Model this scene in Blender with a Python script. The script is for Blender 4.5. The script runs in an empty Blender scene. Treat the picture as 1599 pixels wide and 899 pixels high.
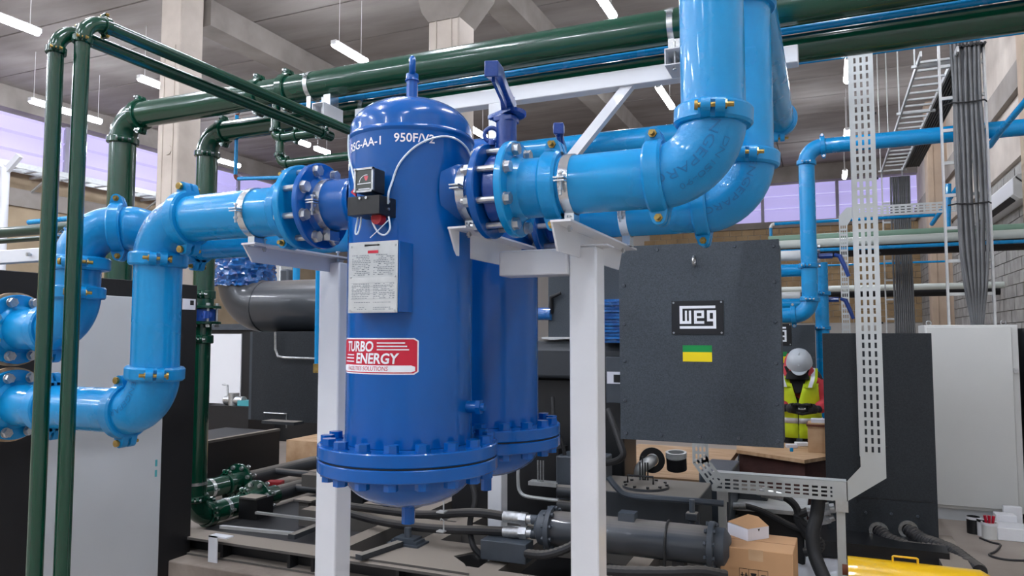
import bpy, bmesh, math, random
from mathutils import Vector, Matrix
V = Vector
PI = math.pi
rnd = random.Random(7)
SC = bpy.context.scene
COL = SC.collection
# ---------------------------------------------------------------- camera
YAW, PITCH, FPX = math.radians(23.3), math.radians(3.7), 1140.0
CAM = V((0, 0, 1.6))
cd = bpy.data.cameras.new('camera'); cam = bpy.data.objects.new('camera', cd); COL.objects.link(cam)
cam.location = CAM; cam.rotation_euler = (PI/2 + PITCH, 0, YAW)
cd.sensor_width = 36; cd.lens = FPX/1599*36; cd.clip_start = .05; cd.clip_end = 200
SC.camera = cam
# ---------------------------------------------------------------- world, exposure
wd = bpy.data.worlds.new('world'); SC.world = wd; wd.use_nodes = True
bg = wd.node_tree.nodes['Background']; bg.inputs[0].default_value = (.93, .97, 1, 1); bg.inputs[1].default_value = .5
SC.view_settings.view_transform = 'Standard'; SC.view_settings.look = 'None'
SC.view_settings.gamma = 1; SC.view_settings.use_curve_mapping = False
SC.view_settings.exposure = 1.0
LAMP_EMIT = 62.0
# ---------------------------------------------------------------- measuring helpers: photo pixel -> point on a world plane
_F = V((-math.sin(YAW)*math.cos(PITCH), math.cos(YAW)*math.cos(PITCH), math.sin(PITCH)))
_R = V((math.cos(YAW), math.sin(YAW), 0)); _U = _R.cross(_F)
def ray(px, py): return _F + _R*((px-799.5)/FPX) + _U*((449.5-py)/FPX)
def onY(px, py, y): r = ray(px, py); return CAM + r*((y-CAM.y)/r.y)
def onX(px, py, x): r = ray(px, py); return CAM + r*((x-CAM.x)/r.x)
def onZ(px, py, z): r = ray(px, py); return CAM + r*((z-CAM.z)/r.z)
def onD(px, py, d): return CAM + ray(px, py)*d
# ---------------------------------------------------------------- materials
def lin(h):
    h = h.lstrip('#'); c = [int(h[i:i+2], 16)/255 for i in (0, 2, 4)]
    return tuple(x/12.92 if x <= .04045 else ((x+.055)/1.055)**2.4 for x in c) + (1,)
def mat(name, col, rough=.4, metal=0, coat=0, var=.0, vscale=6, bump=0, bscale=40, col2=None, rvar=0, spec=.5, thr=None, detail=4, stretch=None, rand=False):
    m = bpy.data.materials.new(name); m.use_nodes = True; nt = m.node_tree; n = nt.nodes; l = nt.links
    b = n['Principled BSDF']; b.inputs['Base Color'].default_value = lin(col); b.inputs['Roughness'].default_value = rough
    b.inputs['Metallic'].default_value = metal; b.inputs['Coat Weight'].default_value = coat; b.inputs['Coat Roughness'].default_value = .04
    b.inputs['Specular IOR Level'].default_value = spec
    tc = n.new('ShaderNodeTexCoord'); co = tc.outputs['Object']
    if rand:
        oi = n.new('ShaderNodeObjectInfo'); vm = n.new('ShaderNodeVectorMath'); vm.operation = 'MULTIPLY_ADD'
        l.new(oi.outputs['Random'], vm.inputs[0]); vm.inputs[1].default_value = (37, 23, 11); l.new(co, vm.inputs[2]); co = vm.outputs[0]
    if stretch:
        mp = n.new('ShaderNodeMapping'); mp.inputs['Scale'].default_value = stretch; l.new(co, mp.inputs[0]); co = mp.outputs[0]
    if var or col2 or rvar:
        t = n.new('ShaderNodeTexNoise'); t.inputs['Scale'].default_value = vscale; t.inputs['Detail'].default_value = detail; l.new(co, t.inputs['Vector'])
        r = n.new('ShaderNodeValToRGB'); l.new(t.outputs[0], r.inputs[0])
        c1 = lin(col); c2 = lin(col2) if col2 else tuple(x*(1-var) for x in c1[:3])+(1,)
        lo, hi = thr if thr else (.35, .65)
        r.color_ramp.elements[0].position = lo; r.color_ramp.elements[1].position = hi
        r.color_ramp.elements[0].color = c2; r.color_ramp.elements[1].color = c1
        l.new(r.outputs[0], b.inputs['Base Color'])
        if rvar:
            mr = n.new('ShaderNodeMapRange'); l.new(t.outputs[0], mr.inputs[0])
            mr.inputs[3].default_value = min(1, rough+rvar); mr.inputs[4].default_value = max(.02, rough-rvar*.5); l.new(mr.outputs[0], b.inputs['Roughness'])
    if bump:
        t2 = n.new('ShaderNodeTexNoise'); t2.inputs['Scale'].default_value = bscale; t2.inputs['Detail'].default_value = 5; l.new(co, t2.inputs['Vector'])
        bp = n.new('ShaderNodeBump'); bp.inputs['Strength'].default_value = bump; bp.inputs['Distance'].default_value = .01
        l.new(t2.outputs[0], bp.inputs['Height']); l.new(bp.outputs[0], b.inputs['Normal'])
    return m
def emit(name, col, s, strips=None):
    m = bpy.data.materials.new(name); m.use_nodes = True; nt = m.node_tree; b = nt.nodes['Principled BSDF']
    b.inputs['Base Color'].default_value = lin(col); b.inputs['Emission Color'].default_value = lin(col); b.inputs['Emission Strength'].default_value = s
    return m
def dusty(name, col, rough, coat, dust='#8a8a80', amt=.6):
    """gloss paint with settled dust on upward faces"""
    m = mat(name, col, rough, 0, coat, var=.12, vscale=3, bump=.03, bscale=25); nt = m.node_tree; n = nt.nodes; l = nt.links
    b = n['Principled BSDF']; src = b.inputs['Base Color'].links[0].from_socket
    g = n.new('ShaderNodeNewGeometry'); s = n.new('ShaderNodeSeparateXYZ'); l.new(g.outputs['True Normal'], s.inputs[0])
    r = n.new('ShaderNodeMapRange'); r.inputs[1].default_value = .55; r.inputs[2].default_value = 1; r.inputs[3].default_value = 0; r.inputs[4].default_value = amt; l.new(s.outputs[2], r.inputs[0])
    mx = n.new('ShaderNodeMixRGB'); l.new(r.outputs[0], mx.inputs[0]); l.new(src, mx.inputs[1]); mx.inputs[2].default_value = lin(dust); l.new(mx.outputs[0], b.inputs['Base Color'])
    m2 = n.new('ShaderNodeMath'); m2.operation = 'MULTIPLY_ADD'; l.new(r.outputs[0], m2.inputs[0]); m2.inputs[1].default_value = .5; m2.inputs[2].default_value = rough; l.new(m2.outputs[0], b.inputs['Roughness'])
    return m
M = dict(
 lblue=mat('light blue gloss paint', '#0E90D0', .24, 0, .25, spec=.35, var=.10, vscale=5, bump=.05, bscale=18, rvar=.1),
 castblue=mat('light blue cast iron paint', '#0C8CCC', .3, 0, .2, spec=.35, var=.12, vscale=9, bump=.18, bscale=60, rvar=.1),
 dblue=mat('deep blue vessel paint', '#0056A6', .22, 0, .3, spec=.3, var=.10, vscale=4, bump=.03, bscale=14, rvar=.08),
 vblue=mat('dark blue valve paint', '#043E92', .3, 0, .5, var=.15, vscale=12, bump=.2, bscale=70),
 green=dusty('dark green gloss paint', '#023E2C', .2, .5, '#5f7268', .12),
 greend=dusty('dusty dark green paint', '#12382D', .4, .2, '#8f8f84', .8),
 white=mat('white painted steel', '#DEE1E6', .35, 0, .3, var=.05, vscale=4, bump=.03, bscale=20),
 grayp=mat('light grey cabinet paint', '#C3C8CC', .45, var=.05, vscale=2, bump=.02),
 grayw=mat('grey white cabinet paint', '#C9CBC9', .5, var=.04, vscale=2),
 panel=mat('charcoal hammered paint', '#454D55', .5, var=.0, col2='#323A41', vscale=160, thr=(.3, .7), bump=.25, bscale=220, spec=.35),
 paneld=mat('dark textured board', '#2F3439', .6, col2='#24282C', vscale=120, thr=(.3, .7), bump=.15, bscale=200, spec=.3),
 dark=mat('dark grey machine paint', '#434B54', .42, var=.2, vscale=8, bump=.08, bscale=60),
 darkd=dusty('dusty dark grey steel', '#2E3338', .5, 0, '#857f77', .85),
 black=mat('black cabinet paint', '#0E0F13', .55, var=.2, vscale=10, bump=.05),
 blacks=mat('black satin steel', '#17191C', .4, bump=.05),
 duct=dusty('dark grey duct paint', '#3A3F45', .28, .3, '#8f8880', .55),
 rubber=mat('black rubber hose', '#16171A', .6, bump=.15, bscale=200),
 rubberd=dusty('dusty rubber hose', '#232427', .65, 0, '#77726b', .6),
 zinc=mat('zinc plated steel', '#C7CACC', .32, .9, var=.25, vscale=60, bump=.08, bscale=90),
 brass=mat('yellow zinc bolt', '#B79A58', .3, .9, var=.4, vscale=50, bump=.05),
 galv=mat('galvanised steel sheet', '#C9CCCC', .42, .55, var=.12, vscale=18),
 strap=mat('bright steel strap', '#D4D8DA', .25, .85, bump=.1, bscale=30),
 traymat=mat('pale painted cable tray', '#C4C9C9', .45, .2, var=.05, vscale=6),
 concrete=mat('precast concrete soffit', '#A09A96', .85, col2='#7E7773', vscale=1.2, thr=(.25, .75), bump=.35, bscale=9, detail=8, stretch=(.5, 2, 1), rand=True),
 concd=mat('weathered concrete beam', '#9A938C', .85, col2='#77706a', vscale=1.6, thr=(.25, .75), bump=.3, bscale=12, detail=8),
 column=mat('pale concrete column', '#C9BFB4', .8, col2='#ABA196', vscale=1.5, thr=(.3, .7), bump=.25, bscale=14, detail=8),
 peach=mat('warm concrete column', '#C4AE98', .8, col2='#A99581', vscale=1.4, thr=(.3, .7), bump=.2, bscale=14, detail=8),
 tan=mat('tan block wall', '#AD9470', .9, col2='#977F5E', vscale=2.2, bump=.3, bscale=20, detail=8),
 tanw=mat('tan concrete wall', '#AC9A80', .9, col2='#8f7e66', vscale=.8, bump=.3, bscale=12, detail=8),
 gblock=mat('grey concrete block', '#A9A7A2', .9, rand=True, col2='#8A8883', vscale=3, bump=.5, bscale=60, detail=8),
 mortar=mat('pale mortar', '#BEBBB5', .9, bump=.2),
 floor=mat('worn concrete floor', '#A99F96', .6, col2='#857a70', vscale=1.3, thr=(.25, .75), bump=.15, bscale=30, detail=9),
 plinth=mat('concrete plinth', '#9D9186', .85, col2='#6e6259', vscale=3.5, thr=(.3, .65), bump=.4, bscale=25, detail=9),
 skid=dusty('dusty skid plate', '#5E5B57', .7, 0, '#958b80', .8),
 wood=mat('plywood', '#C9A987', .7, col2='#B08E69', vscale=5, bump=.1, stretch=(1, 6, 1)),
 cardboard=mat('cardboard', '#BE946B', .8, var=.12, vscale=4, bump=.04, bscale=60),
 yellow=mat('yellow gloss paint', '#F2C10A', .3, 0, .4, var=.06),
 wrap=mat('crumpled blue plastic', '#1E6FB8', .15, 0, .8, col2='#0B3F86', vscale=14, thr=(.3, .7), bump=.9, bscale=26),
 foam=mat('white foam', '#E4E6EA', .8, bump=.1, bscale=80),
 paper=mat('white card', '#DADCE6', .7, var=.05),
 ink=mat('black ink', '#141414', .7), navy=mat('blue grey ink', '#5d6672', .6),
 wht=mat('white letter paint', '#E8ECF2', .5), red=mat('red sticker', '#C01334', .4), redp=mat('red plastic', '#9E1420', .5),
 flaggreen=mat('green sticker', '#0B8A43', .4), flagyellow=mat('yellow sticker', '#F0DA12', .4),
 plate=mat('aluminium nameplate', '#BFC3C4', .35, .5, var=.08, vscale=30),
 tubew=mat('clear white tubing', '#CFE0EE', .3, 0, .3),
 glass=mat('gauge face', '#454B48', .15, 0, .5), cable=mat('grey cable', '#6C6E70', .5, var=.3, vscale=5),
 vest=mat('yellow green safety vest', '#C8E01A', .7, var=.1, vscale=12), jacket=mat('red work jacket', '#C23A45', .8, var=.15, vscale=14, bump=.2),
 cloth=mat('black hoodie', '#17171A', .9, bump=.2), trousers=mat('dark trousers', '#23262E', .9, bump=.2), skin=mat('skin', '#A9745A', .5),
 helmet=mat('grey hard hat', '#A9B0B6', .35, 0, .3), reflect=mat('reflective tape', '#C9CDD0', .4, .3), glove=mat('black glove', '#121316', .7, bump=.3),
 hair=mat('dark hair', '#1a1412', .8), brick=mat('dark red crate board', '#4A2A26', .8, var=.3, vscale=9, bump=.2),
 acw=mat('white plastic', '#D6D8D6', .4), pipew=mat('white insulated pipe', '#CFD6CF', .4), greenp=mat('pale green pipe', '#7FA08C', .4),
 purple=emit('translucent lavender sheet', '#A8A0D2', .42), mull=mat('grey mullion', '#9C99A8', .6),
 lamp=emit('lamp diffuser', '#EEF3FF', LAMP_EMIT), lampb=mat('lamp housing', '#E4E4E4', .5), rust=mat('rust brown cap', '#6b3c2a', .8),
 teal=mat('teal plastic', '#4FA7B0', .4), sheet=mat('white plastic sheet', '#D8DCE4', .4, bump=.6, bscale=8),
)
# ---------------------------------------------------------------- mesh builder
def frame(a):
    a = V(a).normalized(); h = V((0, 0, 1)) if abs(a.z) < .95 else V((0, 1, 0))
    u = h.cross(a).normalized(); return u, a.cross(u).normalized(), a
class MB:
    def __init__(s): s.v = []; s.f = []
    def add(s, vs, fs):
        o = len(s.v); s.v += [V(p) for p in vs]; s.f += [tuple(i+o for i in f) for f in fs]; return s
    def box(s, c, size, rz=0, m=None):
        hx, hy, hz = [q/2 for q in size]; c = V(c)
        R = m if m is not None else Matrix.Rotation(rz, 3, 'Z')
        p = [c + R @ V((x, y, z)) for x in (-hx, hx) for y in (-hy, hy) for z in (-hz, hz)]
        return s.add(p, [(0,1,3,2),(4,6,7,5),(0,4,5,1),(2,3,7,6),(0,2,6,4),(1,5,7,3)])
    def bb(s, a, b):
        a = V(a); b = V(b); return s.box((a+b)/2, (abs(b.x-a.x), abs(b.y-a.y), abs(b.z-a.z)))
    def bar(s, p0, p1, w, h, up=(0,0,1)):
        p0 = V(p0); p1 = V(p1); d = (p1-p0); L = d.length; d.normalize(); x = d.cross(V(up)).normalized(); z = x.cross(d)
        return s.box((p0+p1)/2, (w, L, h), m=Matrix((x, d, z)).transposed())
    def cyl(s, p0, p1, r, r1=None, n=24, cap=True):
        p0 = V(p0); p1 = V(p1); r1 = r if r1 is None else r1; u, w, a = frame(p1-p0); vs = []
        for p, q in ((p0, r), (p1, r1)):
            for i in range(n):
                t = 2*PI*i/n; vs.append(p + (u*math.cos(t)+w*math.sin(t))*q)
        fs = [(i, (i+1) % n, n+(i+1) % n, n+i) for i in range(n)]
        if cap: fs += [tuple(range(n-1, -1, -1)), tuple(range(n, 2*n))]
        return s.add(vs, fs)
    def lathe(s, prof, o, axis, n=32, closed=False):
        o = V(o); u, w, a = frame(axis); vs = []; k = len(prof)
        for r, h in prof:
            for i in range(n):
                t = 2*PI*i/n; vs.append(o + a*h + (u*math.cos(t)+w*math.sin(t))*max(r, 1e-5))
        fs = [(j*n+i, j*n+(i+1) % n, (j+1)*n+(i+1) % n, (j+1)*n+i) for j in range(k-1) for i in range(n)]
        if closed: fs += [((k-1)*n+i, (k-1)*n+(i+1) % n, (i+1) % n, i) for i in range(n)]
        return s.add(vs, fs)
    def tube(s, pts, r, n=12, cap=True, closed=False):
        pts = [V(p) for p in pts]; k = len(pts); rs = r if isinstance(r, (list, tuple)) else [r]*k; vs = []; prev = None
        for j, p in enumerate(pts):
            a = pts[(j+1) % k] if (closed or j < k-1) else p
            b = pts[j-1] if (closed or j > 0) else p
            t = (a-b).normalized()
            if prev is None: u, w, _ = frame(t)
            else: u = (prev - t*prev.dot(t)).normalized(); w = t.cross(u)
            prev = u
            for i in range(n):
                q = 2*PI*i/n; vs.append(p + (u*math.cos(q)+w*math.sin(q))*rs[j])
        m = k if closed else k-1
        fs = [(j*n+i, j*n+(i+1) % n, ((j+1) % k)*n+(i+1) % n, ((j+1) % k)*n+i) for j in range(m) for i in range(n)]
        if cap and not closed: fs += [tuple(range(n-1, -1, -1)), tuple(range((k-1)*n, k*n))]
        return s.add(vs, fs)
    def prism(s, poly, o, x, y, z0, z1):
        o = V(o); x = V(x); y = V(y); zz = x.cross(y).normalized(); n = len(poly)
        vs = [o+x*a+y*b+zz*z0 for a, b in poly] + [o+x*a+y*b+zz*z1 for a, b in poly]
        return s.add(vs, [tuple(range(n-1, -1, -1)), tuple(range(n, 2*n))] + [(i, (i+1) % n, n+(i+1) % n, n+i) for i in range(n)])
    def loft(s, rings, n=20, cap=True):
        """rings: (center, rx, ry, rz-rotation, tilt vector up)"""
        vs = []
        for c, rx, ry, rz in rings:
            for i in range(n):
                t = 2*PI*i/n; x = rx*math.cos(t); y = ry*math.sin(t)
                vs.append(V(c)+V((x*math.cos(rz)-y*math.sin(rz), x*math.sin(rz)+y*math.cos(rz), 0)))
        k = len(rings); fs = [(j*n+i, j*n+(i+1) % n, (j+1)*n+(i+1) % n, (j+1)*n+i) for j in range(k-1) for i in range(n)]
        if cap: fs += [tuple(range(n-1, -1, -1)), tuple(range((k-1)*n, k*n))]
        return s.add(vs, fs)
    def mesh(s, name, m, off=V((0,0,0)), smooth=True, ang=32):
        me = bpy.data.meshes.new(name); me.from_pydata([tuple(p-off) for p in s.v], [], s.f); me.update()
        if m is not None: me.materials.append(m)
        if smooth:
            me.polygons.foreach_set('use_smooth', [True]*len(me.polygons)); me.set_sharp_from_angle(angle=math.radians(ang))
        return me
    def build(s, name, m, parent=None, label=None, kind=None, bevel=0, smooth=True):
        off = WT.get(parent, V((0,0,0))) if parent else V((0,0,0))
        o = bpy.data.objects.new(name, s.mesh(name, m, off, smooth)); COL.objects.link(o)
        if parent: o.parent = parent
        WT[o] = off
        if label: o['label'] = label
        if kind: o['kind'] = kind
        if bevel:
            b = o.modifiers.new('bevel', 'BEVEL'); b.width = bevel; b.segments = 2; b.limit_method = 'ANGLE'; b.angle_limit = math.radians(40)
        return o
WT = {}
def thing(name, label, cat, loc=(0,0,0), group=None):
    o = bpy.data.objects.new(name, None); COL.objects.link(o); o.location = loc; o.empty_display_size = .1
    o['label'] = label; o['category'] = cat
    if group: o['group'] = group
    WT[o] = V(loc); return o
def tag(o, label, cat, group=None, kind=None):
    o['label'] = label; o['category'] = cat
    if group: o['group'] = group
    if kind: o['kind'] = kind
    return o
def struct(o): o['kind'] = 'structure'; return o
def solo(mb, name, m, label, cat, group=None, bevel=0, kind=None):
    """a thing that is one mesh, its origin at the lowest point of it"""
    zmin = min(p.z for p in mb.v); n = len(mb.v)
    off = V((sum(p.x for p in mb.v)/n, sum(p.y for p in mb.v)/n, zmin))
    o = bpy.data.objects.new(name, mb.mesh(name, m, off)); COL.objects.link(o); o.location = off; WT[o] = off
    tag(o, label, cat, group, kind)
    if bevel:
        b = o.modifiers.new('bevel', 'BEVEL'); b.width = bevel; b.segments = 2; b.limit_method = 'ANGLE'; b.angle_limit = math.radians(40)
    return o
def inst(me, name, parent, p, axis=(0,0,1), spin=0, scale=1, label=None):
    u, w, a = frame(axis); off = WT.get(parent, V((0,0,0))) if parent else V((0,0,0))
    R = Matrix((u, w, a)).transposed().to_4x4() @ Matrix.Rotation(spin, 4, 'Z')
    o = bpy.data.objects.new(name, me); COL.objects.link(o)
    if parent: o.parent = parent
    o.matrix_local = Matrix.Translation(V(p)-off) @ R @ Matrix.Scale(scale, 4)
    WT[o] = V(p)
    if label: o['label'] = label
    return o
_mc = {}
def studmesh(size, grip, ext, m):
    k = (round(size, 4), round(grip, 4), round(ext, 4), m.name)
    if k not in _mc:
        b = MB(); b.cyl((0,0,-grip/2-ext), (0,0,grip/2+ext*.6), size*.5, n=10)
        for s in (-1, 1):
            z = s*grip/2; b.cyl((0,0,z), (0,0,z+s*size*.15), size*1.0, n=14); b.cyl((0,0,z+s*size*.15), (0,0,z+s*size*.95), size*.88, n=6)
        _mc[k] = b.mesh('stud', m)
    return _mc[k]
def boltring(part, p, axis, rc, n, size, grip, m, ext=None, phase=.5, name='bolt'):
    u, w, a = frame(axis); me = studmesh(size, grip, size*1.2 if ext is None else ext, m)
    for i in range(n):
        t = 2*PI*(i+phase)/n; inst(me, name, part, V(p)+(u*math.cos(t)+w*math.sin(t))*rc, axis, rnd.random()*6)
def boltmesh(m, L=.1, size=.012):
    k = ('cb', m.name, round(L, 4), size)
    if k not in _mc:
        b = MB(); b.cyl((0,0,-L*.42), (0,0,L*.58), size*.5, n=10); b.cyl((0,0,-L*.42-size*.6), (0,0,-L*.42), size*.95, size*1.0, n=12)
        b.cyl((0,0,L*.25), (0,0,L*.25+size*.9), size*.9, n=6); _mc[k] = b.mesh('coupling_bolt', m)
    return _mc[k]
def coupling(root, p, axis, r, ear, m, bm=None, w=None, name='coupling'):
    """grooved pipe coupling: ring of two halves with bolted ears at +-ear"""
    p = V(p); u0, w0, a = frame(axis); e = V(ear); e = (e-a*e.dot(a)).normalized(); d = a.cross(e); k = r/.084; w = w or .05*k**.6; b = MB(); R = r*1.0+.019*k**.7
    b.lathe([(r*.98, -w/2), (R-.006*k, -w/2), (R, -w/2+.007*k), (R, w/2-.007*k), (R-.006*k, w/2), (r*.98, w/2)], p, a, n=40)
    er = .017*k**.7; ec = R+er*.75
    for s in (-1, 1):
        for q in (-1, 1):
            o = p+e*s*ec; arc = [(math.cos(t)*er*1.15, math.sin(t)*er*1.1) for t in [PI*i/6 for i in range(7)]]
            poly = [(w*.5, -ec+R*.82), (w*.5, -er*1.1)] + arc + [(-w*.5, -er*1.1), (-w*.5, -ec+R*.82)]
            b.prism(poly, o+d*q*.018*k, a, e*s, -.012*k, .012*k)
    o = b.build(name, m, root)
    me = boltmesh(bm or M['brass'], .088*k**.8, .0135*k**.6)
    for s in (-1, 1): inst(me, 'bolt', o, p+e*s*ec, d)
    return o
def arc3(p0, c, p1, R, n=12):
    """fillet at corner c between p0->c->p1"""
    p0, c, p1 = V(p0), V(c), V(p1); a = (p0-c).normalized(); b = (p1-c).normalized(); ang = a.angle(b); t = R/math.tan(ang/2)
    s = c+a*t; e = c+b*t; cen = c+(a+b).normalized()*(R/math.sin(ang/2)); va = s-cen; vb = e-cen; th = va.angle(vb); ax = va.cross(vb).normalized()
    return [cen + Matrix.Rotation(th*i/n, 3, ax) @ va for i in range(n+1)]
def run(root, pts, r, R, m, me=None, cpl=True, ears=None, n=32, bm=None, names=('pipe', 'elbow')):
    """pipe run with elbows and couplings at elbow ends; returns list of arcs"""
    pts = [V(p) for p in pts]; me = me or m; cur = pts[0]; arcs = []
    for i in range(1, len(pts)-1):
        a = arc3(cur, pts[i], pts[i+1], R, 14); arcs.append(a)
        MB().tube([cur, a[0]], r, n).build(names[0], m, root)
        MB().tube(a, r*1.035, n).build(names[1], me, root)
        if cpl:
            for q, d in ((a[0], a[1]-a[0]), (a[-1], a[-1]-a[-2])):
                d = d.normalized(); e = V((0,0,1)) if abs(d.z) < .7 else V((.25,-1,0))
                if abs(d.z) >= .7: e = (CAM-q); e.z = 0
                coupling(root, q, d, r, e, me, bm)
        cur = a[-1]
    MB().tube([cur, pts[-1]], r, n).build(names[0], m, root)
    return arcs
def flange(root, p, axis, r, R, t, m, neck=0, name='flange'):
    b = MB(); prof = [(r*.9, 0), (R-.003, 0), (R, .003), (R, t-.003), (R-.003, t), (r+.014, t)]
    prof += [(r+.001, t+neck), (r*.9, t+neck)] if neck else [(r*.9, t)]
    b.lathe(prof, p, axis, n=44, closed=True); return b.build(name, m, root)
def strapclamp(root, p, axis, r, m, w=.028, side=None, down=True):
    b = MB(); a = V(axis).normalized(); b.lathe([(r+.001, -w/2), (r+.004, -w/2), (r+.004, w/2), (r+.001, w/2)], p, a, n=40, closed=True)
    s = side if side is not None else V((0,-1,0)); s = V(s).normalized(); q = V(p)+s*(r+.016)
    b.box(q, (w*1.1, .036, .004) if abs(a.x) > .5 else (.036, w*1.1, .004)); b.box(q+V((0,0,-.008)), (w*1.1, .03, .004) if abs(a.x) > .5 else (.03, w*1.1, .004))
    if down: b.bb(V(p)+V((-w/2, -.025, -r-.035)), V(p)+V((w/2, .025, -r+.005)))
    o = b.build('strap', m, root); inst(boltmesh(M['zinc'], .06, .008), 'bolt', o, q+V((0,0,-.012)), (0,0,-1)); return o
def textmesh(s, size, depth=.0, sx=1.0, bold=0, shear=0, align='LEFT'):
    cu = bpy.data.curves.new('t', 'FONT'); cu.body = s; cu.size = size; cu.extrude = depth; cu.offset = bold; cu.align_x = align; cu.shear = shear; cu.resolution_u = 3
    ob = bpy.data.objects.new('t', cu); COL.objects.link(ob); dg = bpy.context.evaluated_depsgraph_get(); dg.update()
    me = ob.evaluated_get(dg).to_mesh(); vs = [(v.co.x*sx, v.co.y, v.co.z) for v in me.vertices]; fs = [tuple(p.vertices) for p in me.polygons]
    ob.evaluated_get(dg).to_mesh_clear(); bpy.data.objects.remove(ob); bpy.data.curves.remove(cu); return vs, fs
def textflat(parent, name, s, o, x, y, size, m, sx=1, bold=0, shear=0, align='LEFT', lift=.0015, width=None):
    vs, fs = textmesh(s, size, 0, sx, bold, shear, align)
    if width:
        a = min(v[0] for v in vs); w = max(v[0] for v in vs)-a; vs = [((v[0]-a)*width/w, v[1], v[2]) for v in vs]
    o = V(o); x = V(x).normalized(); y = V(y).normalized(); z = x.cross(y)
    return MB().add([o+x*a+y*b+z*lift for a, b, c in vs], fs).build(name, m, parent, smooth=False)
# ================================================================ SETTING
XL, XR, YF, ZC = -17.0, 2.75, 26.0, 7.2
struct(MB().bb((XL-.3, -7, -.15), (XR+.3, YF+.3, 0)).build('floor', M['floor']))
ceil = struct(MB().bb((XL-.3, -7, ZC+.16), (XR+.3, YF+.3, ZC+.3)).build('ceiling', M['concd']))
bays = [(XL, -9.75), (-9.75, -4.7), (-4.7, -1.2), (-1.2, XR)]
for (x0, x1) in bays:
    pk = MB().box((0, 0, 0), (x1-x0-.03, 1.36, .15)); me = pk.mesh('plank', M['concrete'])
    y = 1.5
    while y < YF:
        inst(me, 'plank', ceil, ((x0+x1)/2, y+.7, ZC+.08+rnd.uniform(-.012, .012)), (0,0,1), (PI if rnd.random() < .5 else 0)); y += 1.4
# frame((0,0,1)) has u=-x..: spin keeps the plank length along X
MB().bb((XL, -7, ZC), (XR, 1.45, ZC+.15)).build('soffit', M['concrete'], ceil)
struct(MB().bb((-9.75, 8.9, 6.75), (-9.3, YF, ZC)).build('trim_1', M['concd']))
struct(MB().bb((-4.85, 8.9, 6.75), (-4.4, YF, ZC)).build('trim_2', M['concd']))
# left wall: tan lower part, lavender translucent strip, edge beam on top
wl = struct(MB().bb((XL-.2, -7, 0), (XL, YF+.2, 5.42)).build('wall_left', M['tanw']))
struct(MB().bb((XL-.2, -7, 6.7), (XL+.25, YF+.2, ZC+.16)).build('trim_3', M['concd']))
struct(MB().bb((XL-.02, 2, 4.55), (XL+.06, YF, 4.95)).build('trim_4', M['concd']))
wf = struct(MB().bb((XL-.2, YF+.06, 0), (XR+.2, YF+.25, 5.42)).build('wall_back', M['mortar']))
struct(MB().bb((XL-.2, YF-.3, 6.68), (XR+.2, YF+.2, ZC+.16)).build('trim_5', M['concd']))
struct(MB().bb((XL, YF-.05, 5.2), (XR, YF+.06, 5.42)).build('trim_6', M['concd']))
wn = 0
def louvre(p0, p1, out):
    global wn
    wn += 1; p0 = V(p0); p1 = V(p1); d = (p1-p0).normalized(); out = V(out)
    fr = MB()
    fr.box(p0+V((0,0,.64))+out*.05, (.1, .1, 1.28))
    root = struct(fr.build('window_%d' % wn, M['mull']))
    z = 0
    for h in (.46, .42, .38):
        b = MB(); prof = [(0, .0), (.02, .0), (.02, h-.07), (.075, h-.02), (.055, h-.02), (0, h-.07)]
        b.prism([(a, c) for a, c in prof], p0+V((0,0,z)), out, (0,0,1), 0, (p1-p0).length if out.cross(V((0,0,1))).dot(d) > 0 else -(p1-p0).length)
        b.build('louvre_sheet', M['purple'], root); z += h
for k in range(7): louvre((XL-.1, 6.2+2.85*k, 5.42), (XL-.1, 9.05+2.85*k, 5.42), (1, 0, 0))
for k in range(5): louvre((-8.9+2.33*k, YF+.1, 5.42), (-6.57+2.33*k, YF+.1, 5.42), (0, -1, 0))
# back wall of tan blocks: every block real, too many and small to pick apart
b = MB(); z = 2.0; row = 0
while z < 5.15:
    x = -6.0+(row % 2)*.2
    while x < XR-.05:
        b.bb((x+.006, YF+.02+rnd.random()*.012, z+.006), (min(x+.392, XR), YF+.07, z+.194)); x += .4
    z += .2; row += 1
b.build('block_courses', M['tan'], wf, kind='stuff')
# right wall of grey blocks
wr = struct(MB().bb((XR+.05, -7, 0), (XR+.3, YF+.2, ZC+.16)).build('wall_right', M['mortar']))
me = MB().box((0,0,0), (.06, .388, .188)).mesh('block', M['gblock'])
bs = MB(); row = 0; z = 0.1
while z < 7.1:
    y = 9.0+(row % 2)*.2
    while y < 25.9:
        yb = y+.2
        if 12.35 < yb < 19.5 and 1.5 < z < 4.25:
            inst(me, 'block', wr, (XR+.025+rnd.uniform(-.006, .006), yb, z), (0,0,1), (PI if rnd.random() < .5 else 0))
        elif 1.2 < z < 4.25: bs.box((XR+.025, yb, z), (.06, .388, .188))
        y += .4
    z += .2; row += 1
bs.build('block_courses', M['gblock'], wr, kind='stuff')
struct(MB().bb((XL-.3, -7.2, 0), (XR+.3, -7, ZC+.3)).build('wall_front', M['grayw']))
MB().bb((XR-.03, -7, 4.28), (XR+.06, YF, ZC)).build('upper_panel', M['column'], wr); MB().bb((XR-.12, 8, 5.2), (XR-.02, YF, 5.6)).build('ledge_beam', M['concd'], wr)
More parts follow.
